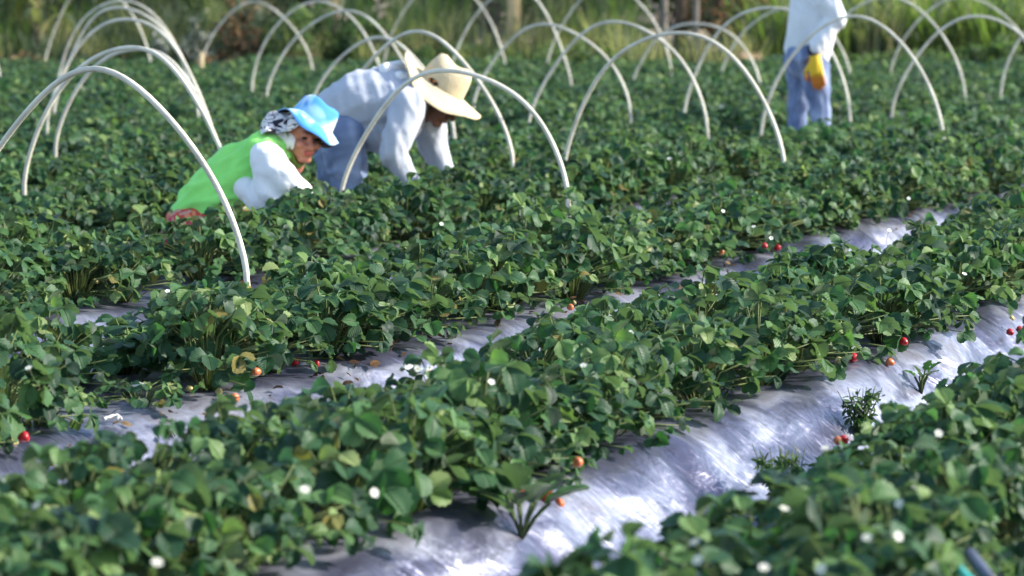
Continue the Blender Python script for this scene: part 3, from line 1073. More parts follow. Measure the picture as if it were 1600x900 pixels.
def worker_green():
    g = furrow_point(330)
    root = empty('person', (g[0], g[1], -0.092)); root.scale = (1.067,) * 3
    tag(root, 'squatting worker in lime green vest, white sleeves and blue sun hat picking strawberries', 'person')
    F = frame((0.47, -0.85, -0.24), (0.22, -0.12, 0.96))
    hc = (0.418, -0.01, 0.722)
    nearw, farw = Vector((0.465, -0.20, 0.450)), Vector((0.42, 0.14, 0.39))

    def body(bm):
        head_shapes(bm, hc, F)
        chain(bm, [((-0.06, 0, 0.30), 0.12), ((0.01, 0, 0.42), 0.11), ((0.16, 0, 0.55), 0.115), ((0.28, 0, 0.64), 0.085)], 1.25)
        chain(bm, [((0.28, 0, 0.65), 0.055), ((0.37, 0, 0.68), 0.052)])
        for s, sh, el, wr in ((-1, (0.268, -0.17, 0.62), (0.350, -0.23, 0.52), nearw), (1, (0.28, 0.17, 0.60), (0.34, 0.20, 0.45), farw)):
            chain(bm, [(sh, 0.05), (el, 0.040), (wr, 0.029)])
            hand_shapes(bm, wr, (0.75, 0.1 * -s, -0.5), (0.1, 0.2 * -s, -0.9), s, 0.45)
            chain(bm, [((-0.06, s * 0.10, 0.27), 0.09), ((0.25, s * 0.15, 0.29), 0.06), ((0.02, s * 0.13, 0.12), 0.045)])
    fuse('body', body, 0.0062, 3, M['skin'], root)
    face_parts(root, hc, F, M['lips'], M['eye'])

    def vest(bm):
        chain(bm, [((-0.05, 0, 0.30), 0.155), ((0.01, 0, 0.425), 0.152), ((0.15, 0, 0.55), 0.150), ((0.275, 0, 0.645), 0.092)], 1.26)
        capsule(bm, (0.24, -0.10, 0.655), (0.24, 0.10, 0.655), 0.082, 0.082)
    fuse('vest', vest, 0.010, 6, M['lime'], root, (0.012, 10.0, ((0.3, 0, 0.3), (0, 0.4, 0), (-0.8, 0, 1.1))), [((-0.19, 0, 0.372), (0.05, 0, -1))])

    def shirt(bm):
        chain(bm, [((0.268, -0.18, 0.622), 0.084), ((0.350, -0.23, 0.525), 0.068)])
        chain(bm, [((0.268, -0.19, 0.60), 0.07), ((0.275, -0.22, 0.48), 0.062), ((0.315, -0.22, 0.44), 0.055)])
        chain(bm, [((0.350, -0.23, 0.525), 0.066), (tuple(nearw - Vector((0.005, 0, 0))), 0.040)])
        chain(bm, [((0.27, 0.17, 0.60), 0.075), ((0.34, 0.20, 0.45), 0.062), (tuple(farw), 0.042)])
        chain(bm, [((0.165, -0.155, 0.495), 0.055), ((0.225, -0.19, 0.44), 0.062), ((0.255, -0.20, 0.42), 0.055)])
        chain(bm, [((0.10, 0, 0.46), 0.13), ((0.25, 0, 0.62), 0.085)], 1.2)
        chain(bm, [((0.275, 0, 0.67), 0.080), ((0.335, 0, 0.70), 0.066), ((0.375, -0.01, 0.70), 0.062)])
    fuse('shirt', shirt, 0.010, 5, M['white_cloth'], root, (0.0065, 10.0, ((0.9, 0, 0.4), (0, 0.4, 0), (-0.3, 0, 0.5))))

    def trousers(bm):
        chain(bm, [((-0.06, -0.05, 0.28), 0.165), ((-0.05, 0.05, 0.30), 0.165)], 1.1)
        capsule(bm, (-0.05, 0, 0.30), (0.0, 0, 0.38), 0.15, 0.145, 1.2)
        for s in (-1, 1):
            chain(bm, [((-0.06, s * 0.10, 0.27), 0.12), ((0.25, s * 0.15, 0.295), 0.085), ((0.02, s * 0.13, 0.10), 0.065)])
    fuse('trousers', trousers, 0.011, 5, M['floral'], root, (0.006, 8.0, ((1, 0, 0), (0, 1, 0), (0, 0, 1.4))))
    for s in (-1, 1):
        fuse('shoe', lambda bm: foot(bm, 0.0, s * 0.13), 0.010, 3, M['shoe'], root)

    # cloth under the hat
    C = Vector(hc)

    def cover(bm):
        ellipsoid(bm, C + F @ Vector((-0.004, 0, 0.0)), (0.103, 0.088, 0.120), F)
        capsule(bm, C + F @ Vector((0.03, 0.0, -0.085)), C + F @ Vector((-0.02, 0.0, -0.12)), 0.046, 0.05)
    fuse('face_cover', cover, 0.008, 3, M['olive'], root, None, [(tuple(C + F @ Vector((0.018, 0, 0))), tuple(F @ Vector((1, 0, 0.22))))])

    H = frame((0.84, -0.22, -0.46), (0.42, 0.27, 0.86))
    top = C + H @ Vector((0.0, 0, 0.068))

    def scarf(bm):
        ellipsoid(bm, C + F @ Vector((-0.006, 0, 0.020)), (0.124, 0.110, 0.112), F)
        chain(bm, [(C + F @ Vector((-0.03, -0.085, -0.02)), 0.048), (C + Vector((-0.080, -0.115, -0.075)), 0.05), (C + Vector((-0.060, -0.115, -0.13)), 0.04)])
        chain(bm, [(C + F @ Vector((-0.07, 0.02, 0.0)), 0.085), (C + Vector((-0.115, -0.01, 0.03)), 0.075), (C + Vector((-0.13, -0.02, -0.02)), 0.06)])
        chain(bm, [(C + F @ Vector((-0.05, -0.075, 0.02)), 0.045), (C + Vector((-0.075, -0.125, -0.045)), 0.035), (C + Vector((-0.055, -0.13, -0.10)), 0.022)])
        chain(bm, [(C + Vector((-0.14, -0.03, 0.06)), 0.028), (C + Vector((-0.155, -0.10, 0.01)), 0.028), (C + Vector((-0.10, -0.13, -0.03)), 0.026)])
    fuse('scarf', scarf, 0.009, 3, M['scarf'], root, (0.010, 11.0, ((0.7, 0, 0.3), (0, 0.7, 0), (-0.8, 0, 1.6))), [(tuple(C + F @ Vector((0.034, 0, 0))), tuple(F @ Vector((1, 0, -0.80)))), (tuple(top + H @ Vector((0, 0, -0.012))), tuple(H @ Vector((0, 0, 1))))])
    crown = [(0.0, 0.098), (0.055, 0.098), (0.080, 0.094), (0.090, 0.084), (0.098, 0.04), (0.104, 0.0)]
    wob = lambda ph, r: 0.006 * math.sin(3 * ph + 1) * (r > 0.05)
    hat = revolve('sun_hat', top, H, crown, M['blue_hat'], root, zmod=wob)
    brim = [(0.103, 0.001), (0.120, -0.014), (0.138, -0.032), (0.154, -0.046), (0.152, -0.050), (0.136, -0.037), (0.118, -0.019), (0.101, -0.004)]
    o = revolve('brim', top, H, brim, [M['blue_hat'], M['brim_under']], hat,
                zmod=lambda ph, r: (r - 0.102) * (0.35 * math.sin(2 * ph + 0.6) + 0.18 * math.sin(5 * ph)) + 0.006 * math.sin(3 * ph + 1))
    n = 48
    for f in o.data.polygons:
        if f.index >= 4 * n: f.material_index = 1


def worker_straw():
    g = furrow_point(545)
    root = empty('person', (g[0], g[1], -0.092)); root.scale = (1.067,) * 3
    tag(root, 'worker in grey shirt, jeans and wide straw hat bent double over the strawberry plants', 'person')
    F = frame((0.72, -0.22, -0.62), (0.62, -0.10, 0.75))
    hc = (0.455, -0.02, 0.825)
    nearw, farw = Vector((0.305, -0.21, 0.445)), Vector((0.475, 0.16, 0.465))

    def body(bm):
        head_shapes(bm, hc, F)
        chain(bm, [((-0.04, 0, 0.70), 0.12), ((0.05, 0, 0.79), 0.125), ((0.18, 0, 0.82), 0.125), ((0.30, 0, 0.83), 0.09)], 1.25)
        chain(bm, [((0.31, 0, 0.84), 0.055), ((0.40, 0, 0.83), 0.052)])
        for s, sh, el, wr in ((-1, (0.30, -0.18, 0.80), (0.225, -0.24, 0.585), nearw), (1, (0.40, 0.18, 0.77), (0.405, 0.21, 0.60), farw)):
            chain(bm, [(sh, 0.065), (el, 0.046), (wr, 0.030)])
            hand_shapes(bm, wr, (0.45, 0.1 * -s, -0.85), (0.6, 0.2 * -s, -0.4), s, 0.45)
        for x0, x1, y in ((-0.03, 0.03, -0.11), (-0.08, -0.07, 0.11)):
            chain(bm, [((x0, y, 0.66), 0.09), (((x0 + x1) / 2 + 0.01, y, 0.40), 0.062), ((x1, y, 0.12), 0.045)])
    fuse('body', body, 0.0065, 3, M['dark_skin'], root)
    face_parts(root, hc, F, M['dark_skin'], M['eye'])

    def shirt(bm):
        chain(bm, [((-0.02, 0, 0.77), 0.150), ((0.06, 0, 0.82), 0.158), ((0.18, 0, 0.835), 0.160), ((0.30, 0, 0.85), 0.125)], 1.22)
        chain(bm, [((0.03, 0, 0.70), 0.12), ((0.15, 0, 0.675), 0.115), ((0.27, 0, 0.73), 0.11)], 1.15)
        capsule(bm, (0.29, -0.10, 0.83), (0.33, 0.10, 0.83), 0.105, 0.10)
        chain(bm, [((0.30, -0.18, 0.81), 0.095), ((0.265, -0.23, 0.70), 0.080), ((0.222, -0.245, 0.585), 0.070)])
        chain(bm, [((0.222, -0.245, 0.585), 0.068), (tuple(nearw), 0.048)])
        chain(bm, [((0.38, 0.18, 0.78), 0.10), ((0.405, 0.21, 0.60), 0.075), (tuple(farw), 0.050)])
        for w_, e_ in ((nearw, Vector((0.222, -0.245, 0.585))), (farw, Vector((0.405, 0.21, 0.60)))):
            ax = (e_ - w_).normalized()
            capsule(bm, w_ - ax * 0.012, w_ + ax * 0.018, 0.052, 0.053)
        chain(bm, [((0.30, 0, 0.875), 0.085), ((0.365, 0, 0.885), 0.07)])
    fuse('shirt', shirt, 0.011, 4, M['grey_cloth'], root, (0.0075, 9.5, ((1.15, 0, 0.25), (0, 0.35, 0), (-0.10, 0, 0.28))),
         [((-0.17, 0, 0.765), (-0.66, 0, -0.75)), ((0.0, 0, 0.555), (0, 0, -1)) if False else ((0.05, 0, 0.30), (0, 0, -1))])

    def jeans(bm):
        capsule(bm, (-0.05, -0.04, 0.69), (-0.05, 0.04, 0.69), 0.14, 0.14, 1.15)
        capsule(bm, (-0.04, 0, 0.70), (0.0, 0, 0.78), 0.135, 0.125, 1.2)
        for x0, x1, y in ((-0.03, 0.035, -0.11), (-0.08, -0.075, 0.11)):
            chain(bm, [((x0, y, 0.66), 0.122), (((x0 + x1) / 2 + 0.01, y, 0.40), 0.092), ((x1, y, 0.12), 0.078)])
    fuse('jeans', jeans, 0.011, 4, M['denim_pale'], root, (0.007, 8.5, ((0.5, 0, 0.3), (0, 0.5, 0), (-0.5, 0, 1.2))), [((0, 0, 0.11), (0, 0, -1))])
    fuse('shoe', lambda bm: foot(bm, 0.035, -0.11), 0.010, 3, M['shoe'], root)
    fuse('shoe', lambda bm: foot(bm, -0.075, 0.11), 0.010, 3, M['shoe'], root)

    def towel(bm):
        capsule(bm, (0.185, -0.05, 0.975), (0.25, 0.05, 0.985), 0.035, 0.035)
        capsule(bm, (0.25, -0.09, 0.945), (0.31, -0.06, 0.93), 0.03, 0.03)
    fuse('collar', towel, 0.008, 3, M['white_cloth'], root, (0.004, 12, ((1, 0, 0), (0, 1, 0), (0, 0, 1))))
    H = frame((0.82, -0.06, -0.55), (0.52, -0.12, 0.84))
    top = Vector((0.462, -0.01, 0.895))

    def crush(ph, r):
        return 0
    crown = [(0.0, 0.120), (0.03, 0.122), (0.06, 0.130), (0.084, 0.122), (0.099, 0.09), (0.106, 0.05), (0.110, 0.0)]
    hat = revolve('straw_hat', top, H, crown, M['straw'], root,
                  zmod=lambda ph, r: (0.012 * math.cos(2 * ph) if 0.02 < r < 0.085 else 0) - (0.012 if r < 0.04 else 0),
                  rmod=lambda ph, r: 1 + 0.10 * math.cos(2 * ph))

    def bend(ph, r):
        t = max(0, (r - 0.11) / 0.115)
        back = max(0, -math.cos(ph)) ** 2
        side = math.sin(ph) ** 2
        fr = max(0, math.cos(ph)) ** 3
        return t * (0.055 * back - 0.060 * side - 0.012 * fr) + 0.004 * math.sin(7 * ph) * t
    brim = [(0.109, 0.001), (0.135, -0.004), (0.17, -0.007), (0.205, -0.010), (0.225, -0.012), (0.224, -0.016), (0.20, -0.015), (0.16, -0.012), (0.105, -0.005)]
    revolve('brim', top, H, brim, M['straw'], hat, zmod=bend, rmod=lambda ph, r: 1 + 0.08 * math.cos(2 * ph) * (r > 0.12))
    # the small stitched emblem on the near side of the crown
    bm = bmesh.new()
    ph = -R(112)
    e = top + H @ Vector((0.112 * math.cos(ph), 0.112 * 0.93 * math.sin(ph), 0.012))
    nrm = (H @ Vector((math.cos(ph), math.sin(ph), 0.12))).normalized()
    E = frame(nrm, H @ Vector((0, 0, 1)))
    ellipsoid(bm, e, (0.006, 0.031, 0.013), E)
    me = bpy.data.meshes.new('emblem'); bm.to_mesh(me); bm.free()
    link('emblem', me, M['emblem'], hat)


def worker_glove():
    g = furrow_point(1268)
    root = empty('person', (g[0], g[1], -0.096)); root.scale = (1.073,) * 3
    tag(root, 'standing worker in pale shirt and jeans with a yellow glove, cut by the top edge', 'person')
    F = frame((-0.95, -0.1, -0.25), (-0.25, 0, 0.97))
    hc = (-0.05, 0, 1.64)
    wr = Vector((-0.02, -0.275, 0.915))

    def body(bm):
        head_shapes(bm, hc, F)
        chain(bm, [((-0.05, 0, 0.88), 0.12), ((0.0, 0, 1.12), 0.12), ((0.01, 0, 1.36), 0.13), ((0.0, 0, 1.46), 0.06), ((-0.03, 0, 1.56), 0.055)], 1.25)
        chain(bm, [((0.03, -0.20, 1.40), 0.065), ((0.145, -0.25, 1.14), 0.045), (tuple(wr), 0.03)])
        chain(bm, [((0.0, 0.20, 1.40), 0.065), ((-0.01, 0.27, 1.13), 0.045), ((0.0, 0.24, 0.93), 0.03)])
        hand_shapes(bm, (0.0, 0.24, 0.93), (0.3, 0, -0.9), (0.3, -0.8, 0), 1, 0.4)
        hand_shapes(bm, wr, (0.12, 0, -1), (0.25, 0.9, 0), -1, 0.35)
        for x0, x1, y in ((0.0, 0.075, -0.10), (-0.07, -0.095, 0.10)):
            chain(bm, [((x0, y, 0.80), 0.08), ((x0 * 0.3 + x1 * 0.7, y, 0.46), 0.055), ((x1, y, 0.12), 0.042)])
    fuse('body', body, 0.0075, 3, M['dark_skin'], root)
    face_parts(root, hc, F, M['dark_skin'], M['eye'])

    def shirt(bm):
        chain(bm, [((-0.055, 0.02, 0.92), 0.145), ((0.005, 0, 1.16), 0.185), ((0.01, 0, 1.34), 0.165), ((0.02, 0, 1.42), 0.12)], 1.15)
        chain(bm, [((0.035, -0.06, 1.06), 0.12), ((0.03, -0.06, 0.86), 0.085), ((0.03, -0.06, 0.74), 0.075)], 1.3)
        capsule(bm, (0.09, -0.03, 1.17), (0.08, -0.02, 1.08), 0.11, 0.09)
        capsule(bm, (0.0, -0.18, 1.40), (0.0, 0.18, 1.40), 0.09, 0.09)
        chain(bm, [((0.03, -0.20, 1.39), 0.095), ((0.135, -0.25, 1.15), 0.078), (tuple(wr + Vector((0.01, 0, 0.03))), 0.056)])
        chain(bm, [((0.0, 0.21, 1.39), 0.095), ((-0.01, 0.27, 1.13), 0.08), ((0.0, 0.24, 0.95), 0.055)])
    fuse('shirt', shirt, 0.012, 4, M['light_cloth'], root, (0.010, 8.0, ((0.9, 0, 0.3), (0, 0.4, 0), (-0.15, 0, 0.3))), [((-0.20, 0, 0.865), (-0.25, 0, -0.97)), ((0.0, 0, 0.775), (0, 0, -1))])

    def jeans(bm):
        capsule(bm, (-0.06, -0.04, 0.86), (-0.06, 0.04, 0.86), 0.145, 0.145, 1.1)
        capsule(bm, (-0.05, 0, 0.88), (-0.03, 0, 1.0), 0.14, 0.13, 1.15)
        for x0, x1, y in ((0.0, 0.075, -0.10), (-0.07, -0.095, 0.10)):
            chain(bm, [((x0, y, 0.80), 0.112), ((x0 * 0.3 + x1 * 0.7, y, 0.46), 0.074), ((x1, y, 0.12), 0.070)])
    fuse('jeans', jeans, 0.012, 4, M['denim'], root, (0.008, 8.0, ((0.9, 0, 0.3), (0, 0.5, 0), (-0.3, 0, 0.5))), [((0, 0, 0.11), (0, 0, -1))])
    jn = root.children[-1].data
    jn.materials.append(M['denim_pale'])
    for f in jn.polygons:
        if f.center.y < -0.005 and f.center.z < 0.80: f.material_index = 1
    fuse('shoe', lambda bm: foot(bm, 0.055, -0.09), 0.010, 3, M['shoe'], root)
    fuse('shoe', lambda bm: foot(bm, -0.085, 0.10), 0.010, 3, M['shoe'], root)

    def glove(bm):
        hand_shapes(bm, wr + Vector((0.005, 0, -0.055)), (0.14, 0, -1), (0.35, 0.8, 0), -1, 0.16, 1.38)
        chain(bm, [(tuple(wr + Vector((0, 0, 0.0))), 0.042), (tuple(wr + Vector((0.012, 0, -0.09))), 0.040)])
        chain(bm, [(tuple(wr + Vector((0.012, 0, -0.09))), 0.038), (tuple(wr + Vector((0.022, 0, -0.14))), 0.036)])
    gl = fuse('glove', glove, 0.0065, 3, M['glove'], root)
    fuse('cuff', lambda bm: capsule(bm, tuple(wr + Vector((-0.006, 0, 0.03))), tuple(wr + Vector((0.0, 0, -0.005))), 0.049, 0.047), 0.008, 2, M['cuff'], gl)
    H = frame((0.95, 0, -0.2), (0.2, 0, 0.97))
    hat = revolve('sun_hat', Vector(hc) + H @ Vector((0, 0, 0.06)), H, [(0.0, 0.12), (0.06, 0.118), (0.095, 0.10), (0.108, 0.0)], M['white_cloth'], root)
    revolve('brim', Vector(hc) + H @ Vector((0, 0, 0.06)), H, [(0.108, 0.0), (0.15, -0.02), (0.19, -0.035), (0.188, -0.04), (0.15, -0.026), (0.107, -0.004)], M['white_cloth'], hat)


worker_green()
worker_straw()
worker_glove()

# ------------------------------------------------------------------ weeds, runner, hose
def lobed_leaf(size, seed, lobes=5):
    """a flat lobed leaf like a thistle's: outline with teeth, cupped"""
    r = np.random.default_rng(seed)
    n = 26
    V = [(0, 0, 0)]
    A = [(0, 0, 0.6)]
    for side in (1, -1):
        pts = []
        for i in range(n):
            t = (i + 0.5) / n
            w = 0.40 * math.sin(math.pi * min(1, t * 0.96 + 0.02)) ** 0.7
            w *= 0.62 + 0.38 * abs(math.sin(math.pi * lobes * t * 0.5 + 0.3)) + 0.06 * (i % 2)
            pts.append((side * w, t + 0.05 * abs(w), 0.35 * w - 0.3 * t * t + 0.03 * math.sin(9 * t)))
        V += pts
        A += [(0.8 * side, 0.5, 0.55)] * n
    mid = [(0, (i + 0.5) / n, -0.3 * ((i + 0.5) / n) ** 2) for i in range(n)]
    mo = len(V)
    V += mid
    A += [(0.02, 0.5, 0.75)] * n
    Q = []
    for i in range(n - 1):
        Q.append((mo + i, 1 + i, 2 + i, mo + i + 1))
        Q.append((mo + i + 1, 1 + n + i + 1, 1 + n + i, mo + i))
    return np.array(V, float) * size, np.array(Q), np.array(A, float)


def make_weed(px, py, nl, size, label, seed, kind='broad', height=0.2):
    p = at(px, py, 0.10)
    p[2] = float(bed_height(np.dot(p[:2], U), np.dot(p[:2], Vv))) - 0.005
    r = np.random.default_rng(seed)
    root = empty('weed', tuple(p))
    tag(root, label, 'weed')
    lf, stb = Bag(), Bag()
    if kind == 'broad':
        for i in range(nl):
            ph = i * 2.4 + r.normal(0, 0.3)
            el = r.uniform(0.6, 1.3)
            o = np.array([math.cos(ph) * math.cos(el), math.sin(ph) * math.cos(el), math.sin(el)])
            base = o * height * r.uniform(0.3, 0.9) + np.array([0, 0, 0.04])
            side = unit(np.cross(o, [0, 0, 1]))
            nrm = np.cross(side, o)
            V, Q, A = lobed_leaf(size * r.uniform(0.7, 1.2), seed + i)
            B = np.stack([side, o, nrm], 0)
            lf.add(V @ B + base, Q, None, A)
            Vt, Qt, Tt = tube_arrays([(0, 0, 0), base * 0.5 + np.array([0, 0, 0.01]), base], 0.004, 5)
            a = np.zeros((len(Vt), 3)); a[:, 1] = -1
            stb.add(Vt, Qt, Tt, a)
    else:
        for i in range(nl):
            ph = i * 2.4; lean = r.uniform(0.1, 0.6)
            pts = [np.array([math.cos(ph) * lean * t * height, math.sin(ph) * lean * t * height, height * t * r.uniform(0.95, 1.05)]) for t in np.linspace(0, 1, 6)]
            Vt, Qt, Tt = tube_arrays(pts, np.linspace(0.003, 0.0012, 6), 4)
            a = np.zeros((len(Vt), 3)); a[:, 1] = -1
            stb.add(Vt, Qt, Tt, a)
            for k in range(30):
                t = r.uniform(0.15, 1.0)
                q = pts[int(t * 5) if t < 1 else 5]
                n = unit(r.normal(0, 1, 3) + np.array([0, 0, 0.6]))
                d = unit(np.cross(n, r.normal(0, 1, 3)))
                put_leaflet(lf, q, d, n, r.uniform(0.018, 0.034), r.uniform(0.0, 0.7), LEAF_LO, r, 0.38)
    link('leaves', lf.mesh('leaves'), M['weed'], root)
    link('stem', stb.mesh('stem'), M['weed'], root)


make_weed(815, 840, 11, 0.105, 'big jagged leaved bright green weed growing in the front furrow', 31, 'broad', 0.12)
make_weed(785, 800, 8, 0.10, 'smaller jagged leaved weed left of the red berries in the front furrow', 41, 'broad', 0.11)
make_weed(1230, 735, 20, 0.1, 'feathery narrow leaved weed on the lower edge of the front furrow', 51, 'narrow', 0.22)
make_weed(1345, 645, 9, 0.1, 'small bushy narrow leaved weed on the silver film at right', 61, 'narrow', 0.15)
make_weed(1440, 590, 6, 0.055, 'dark little weed with lobed leaves standing alone on the shiny film', 71, 'broad', 0.05)


def on_film(px, py, lift=0.01):
    p = at(px, py, 0.06)
    for _ in range(6):
        p = at(px, py, float(bed_height(np.dot(p[:2], U), np.dot(p[:2], Vv))) + lift)
    return p


def tube_thing(name, pts, rad, mat, label, cat):
    pts = np.array(pts)
    t = np.linspace(0, len(pts) - 1, len(pts) * 6)
    sm = np.stack([np.interp(t, np.arange(len(pts)), pts[:, k]) for k in range(3)], 1)
    for _ in range(6): sm[1:-1] = (sm[:-2] + sm[1:-1] * 2 + sm[2:]) / 4
    V, Q, T = tube_arrays(sm, rad, 8)
    b = Bag(); b.add(V, Q, T)
    o = link(name, b.mesh(name), mat)
    tag(o, label, cat)
    return o


tube_thing('plant_runner', [on_film(x, y, 0.012) for x, y in ((880, 795), (930, 775), (985, 752), (1040, 718), (1090, 700), (1140, 690))], 0.004, M['runner'],
           'thin brown runner trailing across the bright film of the front furrow', 'runner')
tube_thing('plant_runner', [on_film(x, y, 0.012) for x, y in ((1350, 655), (1375, 630), (1395, 605), (1400, 585), (1395, 572))], 0.004, M['runner'],
           'short reddish runner holding the orange berry on the film at right', 'runner')
M['hose'] = mat_plain('teal_hose_rubber', (0.05, 0.42, 0.36), rough=0.35, var=0.2, scale=18)
hp = [at(1483, 872, 0.36), at(1500, 890, 0.37), at(1520, 912, 0.36), at(1545, 940, 0.33)]
tube_thing('hose', hp, 0.008, M['hose'], 'short length of teal green hose between leaves in the bottom right corner', 'hose')
M['tubing'] = mat_plain('dark_drip_pipe', (0.07, 0.075, 0.12), rough=0.4, var=0.3, scale=20)
hp = [at(1515, 866, 0.34), at(1530, 885, 0.35), at(1548, 910, 0.34)]
tube_thing('drip_pipe', hp, 0.013, M['tubing'], 'dark drip pipe end beside the teal hose in the bottom right corner', 'pipe')


def scraps():
    """pale torn bits of film and paper"""
    for i, (px, py, s, z, lab) in enumerate(((650, 576, 0.045, 0.40, 'torn white film scrap caught among leaves above the second furrow'),
                                         (215, 602, 0.03, None, 'crumpled white film scrap lying in the bare patch at left'),
                                         (175, 652, 0.03, None, 'small white paper scrap beside the brown leaf at left'),
                                         (146, 389, 0.05, 0.30, 'pale yellowish scrap lying on the foliage left of the green vested worker'))):
        p = at(px, py, z) if z else on_film(px, py, 0.03)
        r = np.random.default_rng(90 + i)
        n = 9
        V, Q = [], []
        for a in range(n):
            for b in range(n):
                u, v = a / (n - 1) - 0.5, b / (n - 1) - 0.5
                V.append((p[0] + s * (u * 1.6 + 0.15 * math.sin(6 * v)), p[1] + s * v, p[2] + s * 0.35 * float(vnoise(u * 4, v * 4, 60 + i))))
        for a in range(n - 1):
            for b in range(n - 1):
                Q.append((a * n + b, (a + 1) * n + b, (a + 1) * n + b + 1, a * n + b + 1))
        me = mesh_np('film_scrap', np.array(V), np.array(Q))
        o = link('film_scrap', me, M['petal'])
        so_ = o.modifiers.new('thick', 'SOLIDIFY'); so_.thickness = 0.001
        tag(o, lab, 'plastic scrap')


scraps()

# ------------------------------------------------------------------ the edge of the field
def earth_bank():
    xs = np.linspace(-22, 22, 180); ys = np.linspace(35.2, 75, 70)
    X, Y = np.meshgrid(xs, ys, indexing='ij')
    t = np.clip((Y - 35.6) / 3.0, 0, 1); t = t * t * (3 - 2 * t)
    base = np.where(X < 3.2, 0.62, 0.28)
    base = base + 0.18 * vnoise(X * 0.5, Y * 0.2, 31)
    Z = t * base + 0.12 * vnoise(X * 1.3, Y * 0.9, 32) * t + 0.05 * vnoise(X * 4, Y * 3, 33) * t + np.clip((Y - 44) / 20, 0, 1) * 1.6 - 0.05
    V = np.stack([X, Y, Z], -1).reshape(-1, 3)
    I = np.arange(len(V)).reshape(X.shape)
    Q = np.stack([I[:-1, :-1], I[1:, :-1], I[1:, 1:], I[:-1, 1:]], -1).reshape(-1, 4)
    m, nt, b = new_mat('bank_earth')
    L = nt.links.new
    tc = N(nt, 'ShaderNodeTexCoord')
    no = N(nt, 'ShaderNodeTexNoise'); no.inputs['Scale'].default_value = 0.9; no.inputs['Detail'].default_value = 8
    L(tc.outputs['Object'], no.inputs['Vector'])
    r = ramp(nt, [(0.3, (0.10, 0.09, 0.05)), (0.45, (0.20, 0.155, 0.11)), (0.6, (0.32, 0.25, 0.19)), (0.75, (0.45, 0.37, 0.30))])
    L(no.outputs['Fac'], r.inputs['Fac']); L(r.outputs['Color'], b.inputs['Base Color'])
    b.inputs['Roughness'].default_value = 1.0
    me = mesh_np('earth_bank', V, Q)
    if me.polygons[0].normal.z < 0: me.flip_normals()
    tag(link('earth_bank', me, m), kind='structure')
    return lambda x, y: float(np.interp(np.clip((y - 35.6) / 3, 0, 1), [0, 1], [0, 0.62 if x < 3.2 else 0.28])) + max(0, min(1, (y - 44) / 20)) * 1.6 - 0.08


bank_z = earth_bank()


def blade(bag, base, az, length, lean, width, tone, r, seg=6):
    d = np.array([math.cos(az), math.sin(az), 0]); s = np.array([-d[1], d[0], 0])
    V, A = [], []
    el = math.pi / 2 - r.uniform(0.02, 0.25)
    p = np.array(base, float)
    for i in range(seg + 1):
        t = i / seg
        wd = width * (1 - t) ** 0.6 * (0.5 + 1.5 * min(t, 0.33)) + 0.0006
        V += [p - s * wd / 2, p + s * wd / 2]
        A += [(-1, t, tone), (1, t, tone)]
        p = p + (d * math.cos(el) + np.array([0, 0, 1]) * math.sin(el)) * length / seg
        el -= lean * (0.4 + 1.2 * t) / seg
    Q = [(2 * i, 2 * i + 1, 2 * i + 3, 2 * i + 2) for i in range(seg)]
    bag.add(np.array(V), Q, None, np.array(A))


def grass_clump(px, Y, n, hgt, spread, mat, label, cat, group, seed, lean=1.2, width=0.03, name='grass_clump', lo=0.0, hi=1.0):
    r = np.random.default_rng(seed)
    x = at_y(px, 90, Y)[0]
    bag = Bag()
    for _ in range(n):
        rr = spread * math.sqrt(r.random()); a = r.uniform(0, 6.28)
        blade(bag, (rr * math.cos(a), 0.6 * rr * math.sin(a), 0), r.uniform(0, 6.28), hgt * r.uniform(0.4, 1.1), lean * r.uniform(0.3, 1.3), width * r.uniform(0.7, 1.5), r.uniform(lo, hi), r)
    o = link(name, bag.mesh(name), mat)
    o.location = (x, Y, bank_z(x, Y))
    tag(o, label, cat, group)
    return o


def shrub(px, Y, rx, h, n, mat, label, seed, leaf=0.06, name='shrub', lo=0.0, hi=1.0, z0=0.0):
    r = np.random.default_rng(seed)
    x = at_y(px, 90, Y)[0]
    root = empty(name, (x, Y, bank_z(x, Y)))
    tag(root, label, 'shrub', 'shrubs along the edge of the field')
    lf, st = Bag(), Bag()
    tips = []
    for k in range(9):
        a = k * 2.4; el = r.uniform(0.5, 1.4)
        tip = np.array([math.cos(a) * math.cos(el) * rx * 0.8, math.sin(a) * math.cos(el) * rx * 0.7, h * (0.35 + 0.55 * math.sin(el))])
        Vt, Qt, Tt = tube_arrays([(0, 0, -0.1), tip * np.array([0.35, 0.35, 0.5]), tip], [0.022, 0.014, 0.005], 5)
        A = np.zeros((len(Vt), 3)); A[:, 1] = -1
        st.add(Vt, Qt, Tt, A)
        tips.append(tip)
    cl = []
    for k in range(26):
        while True:
            q = r.uniform(-1, 1, 3)
            if np.linalg.norm(q) < 1: break
        c = np.array([q[0] * rx, q[1] * rx * 0.8, h * (0.52 + 0.46 * q[2])])
        cl.append((c, r.uniform(0.16, 0.34) * rx, r.uniform(lo, hi)))
    for _ in range(n):
        c, rad, tone = cl[r.integers(len(cl))]
        p = c + unit(r.normal(0, 1, 3)) * rad * r.random() ** 0.4
        p[2] = max(p[2], 0.01)
        nn = unit(r.normal(0, 1, 3) + np.array([0, 0, 0.8]))
        d = unit(np.cross(nn, r.normal(0, 1, 3)))
        put_leaflet(lf, p, d, nn, leaf * r.uniform(0.6, 1.4), float(np.clip(tone + r.normal(0, 0.12), 0, 1)), LEAF_LO, r, 0.75)
    link('foliage', lf.mesh('foliage'), mat, root)
    link('stem', st.mesh('stem'), mat, root)


M['rust'] = mat_leaf('withered_leaf', [(0.0, (0.22, 0.10, 0.05)), (0.5, (0.40, 0.20, 0.10)), (1.0, (0.55, 0.34, 0.19))], (0.12, 0.07, 0.04), rough=0.9, transl=0.15, veins=False)
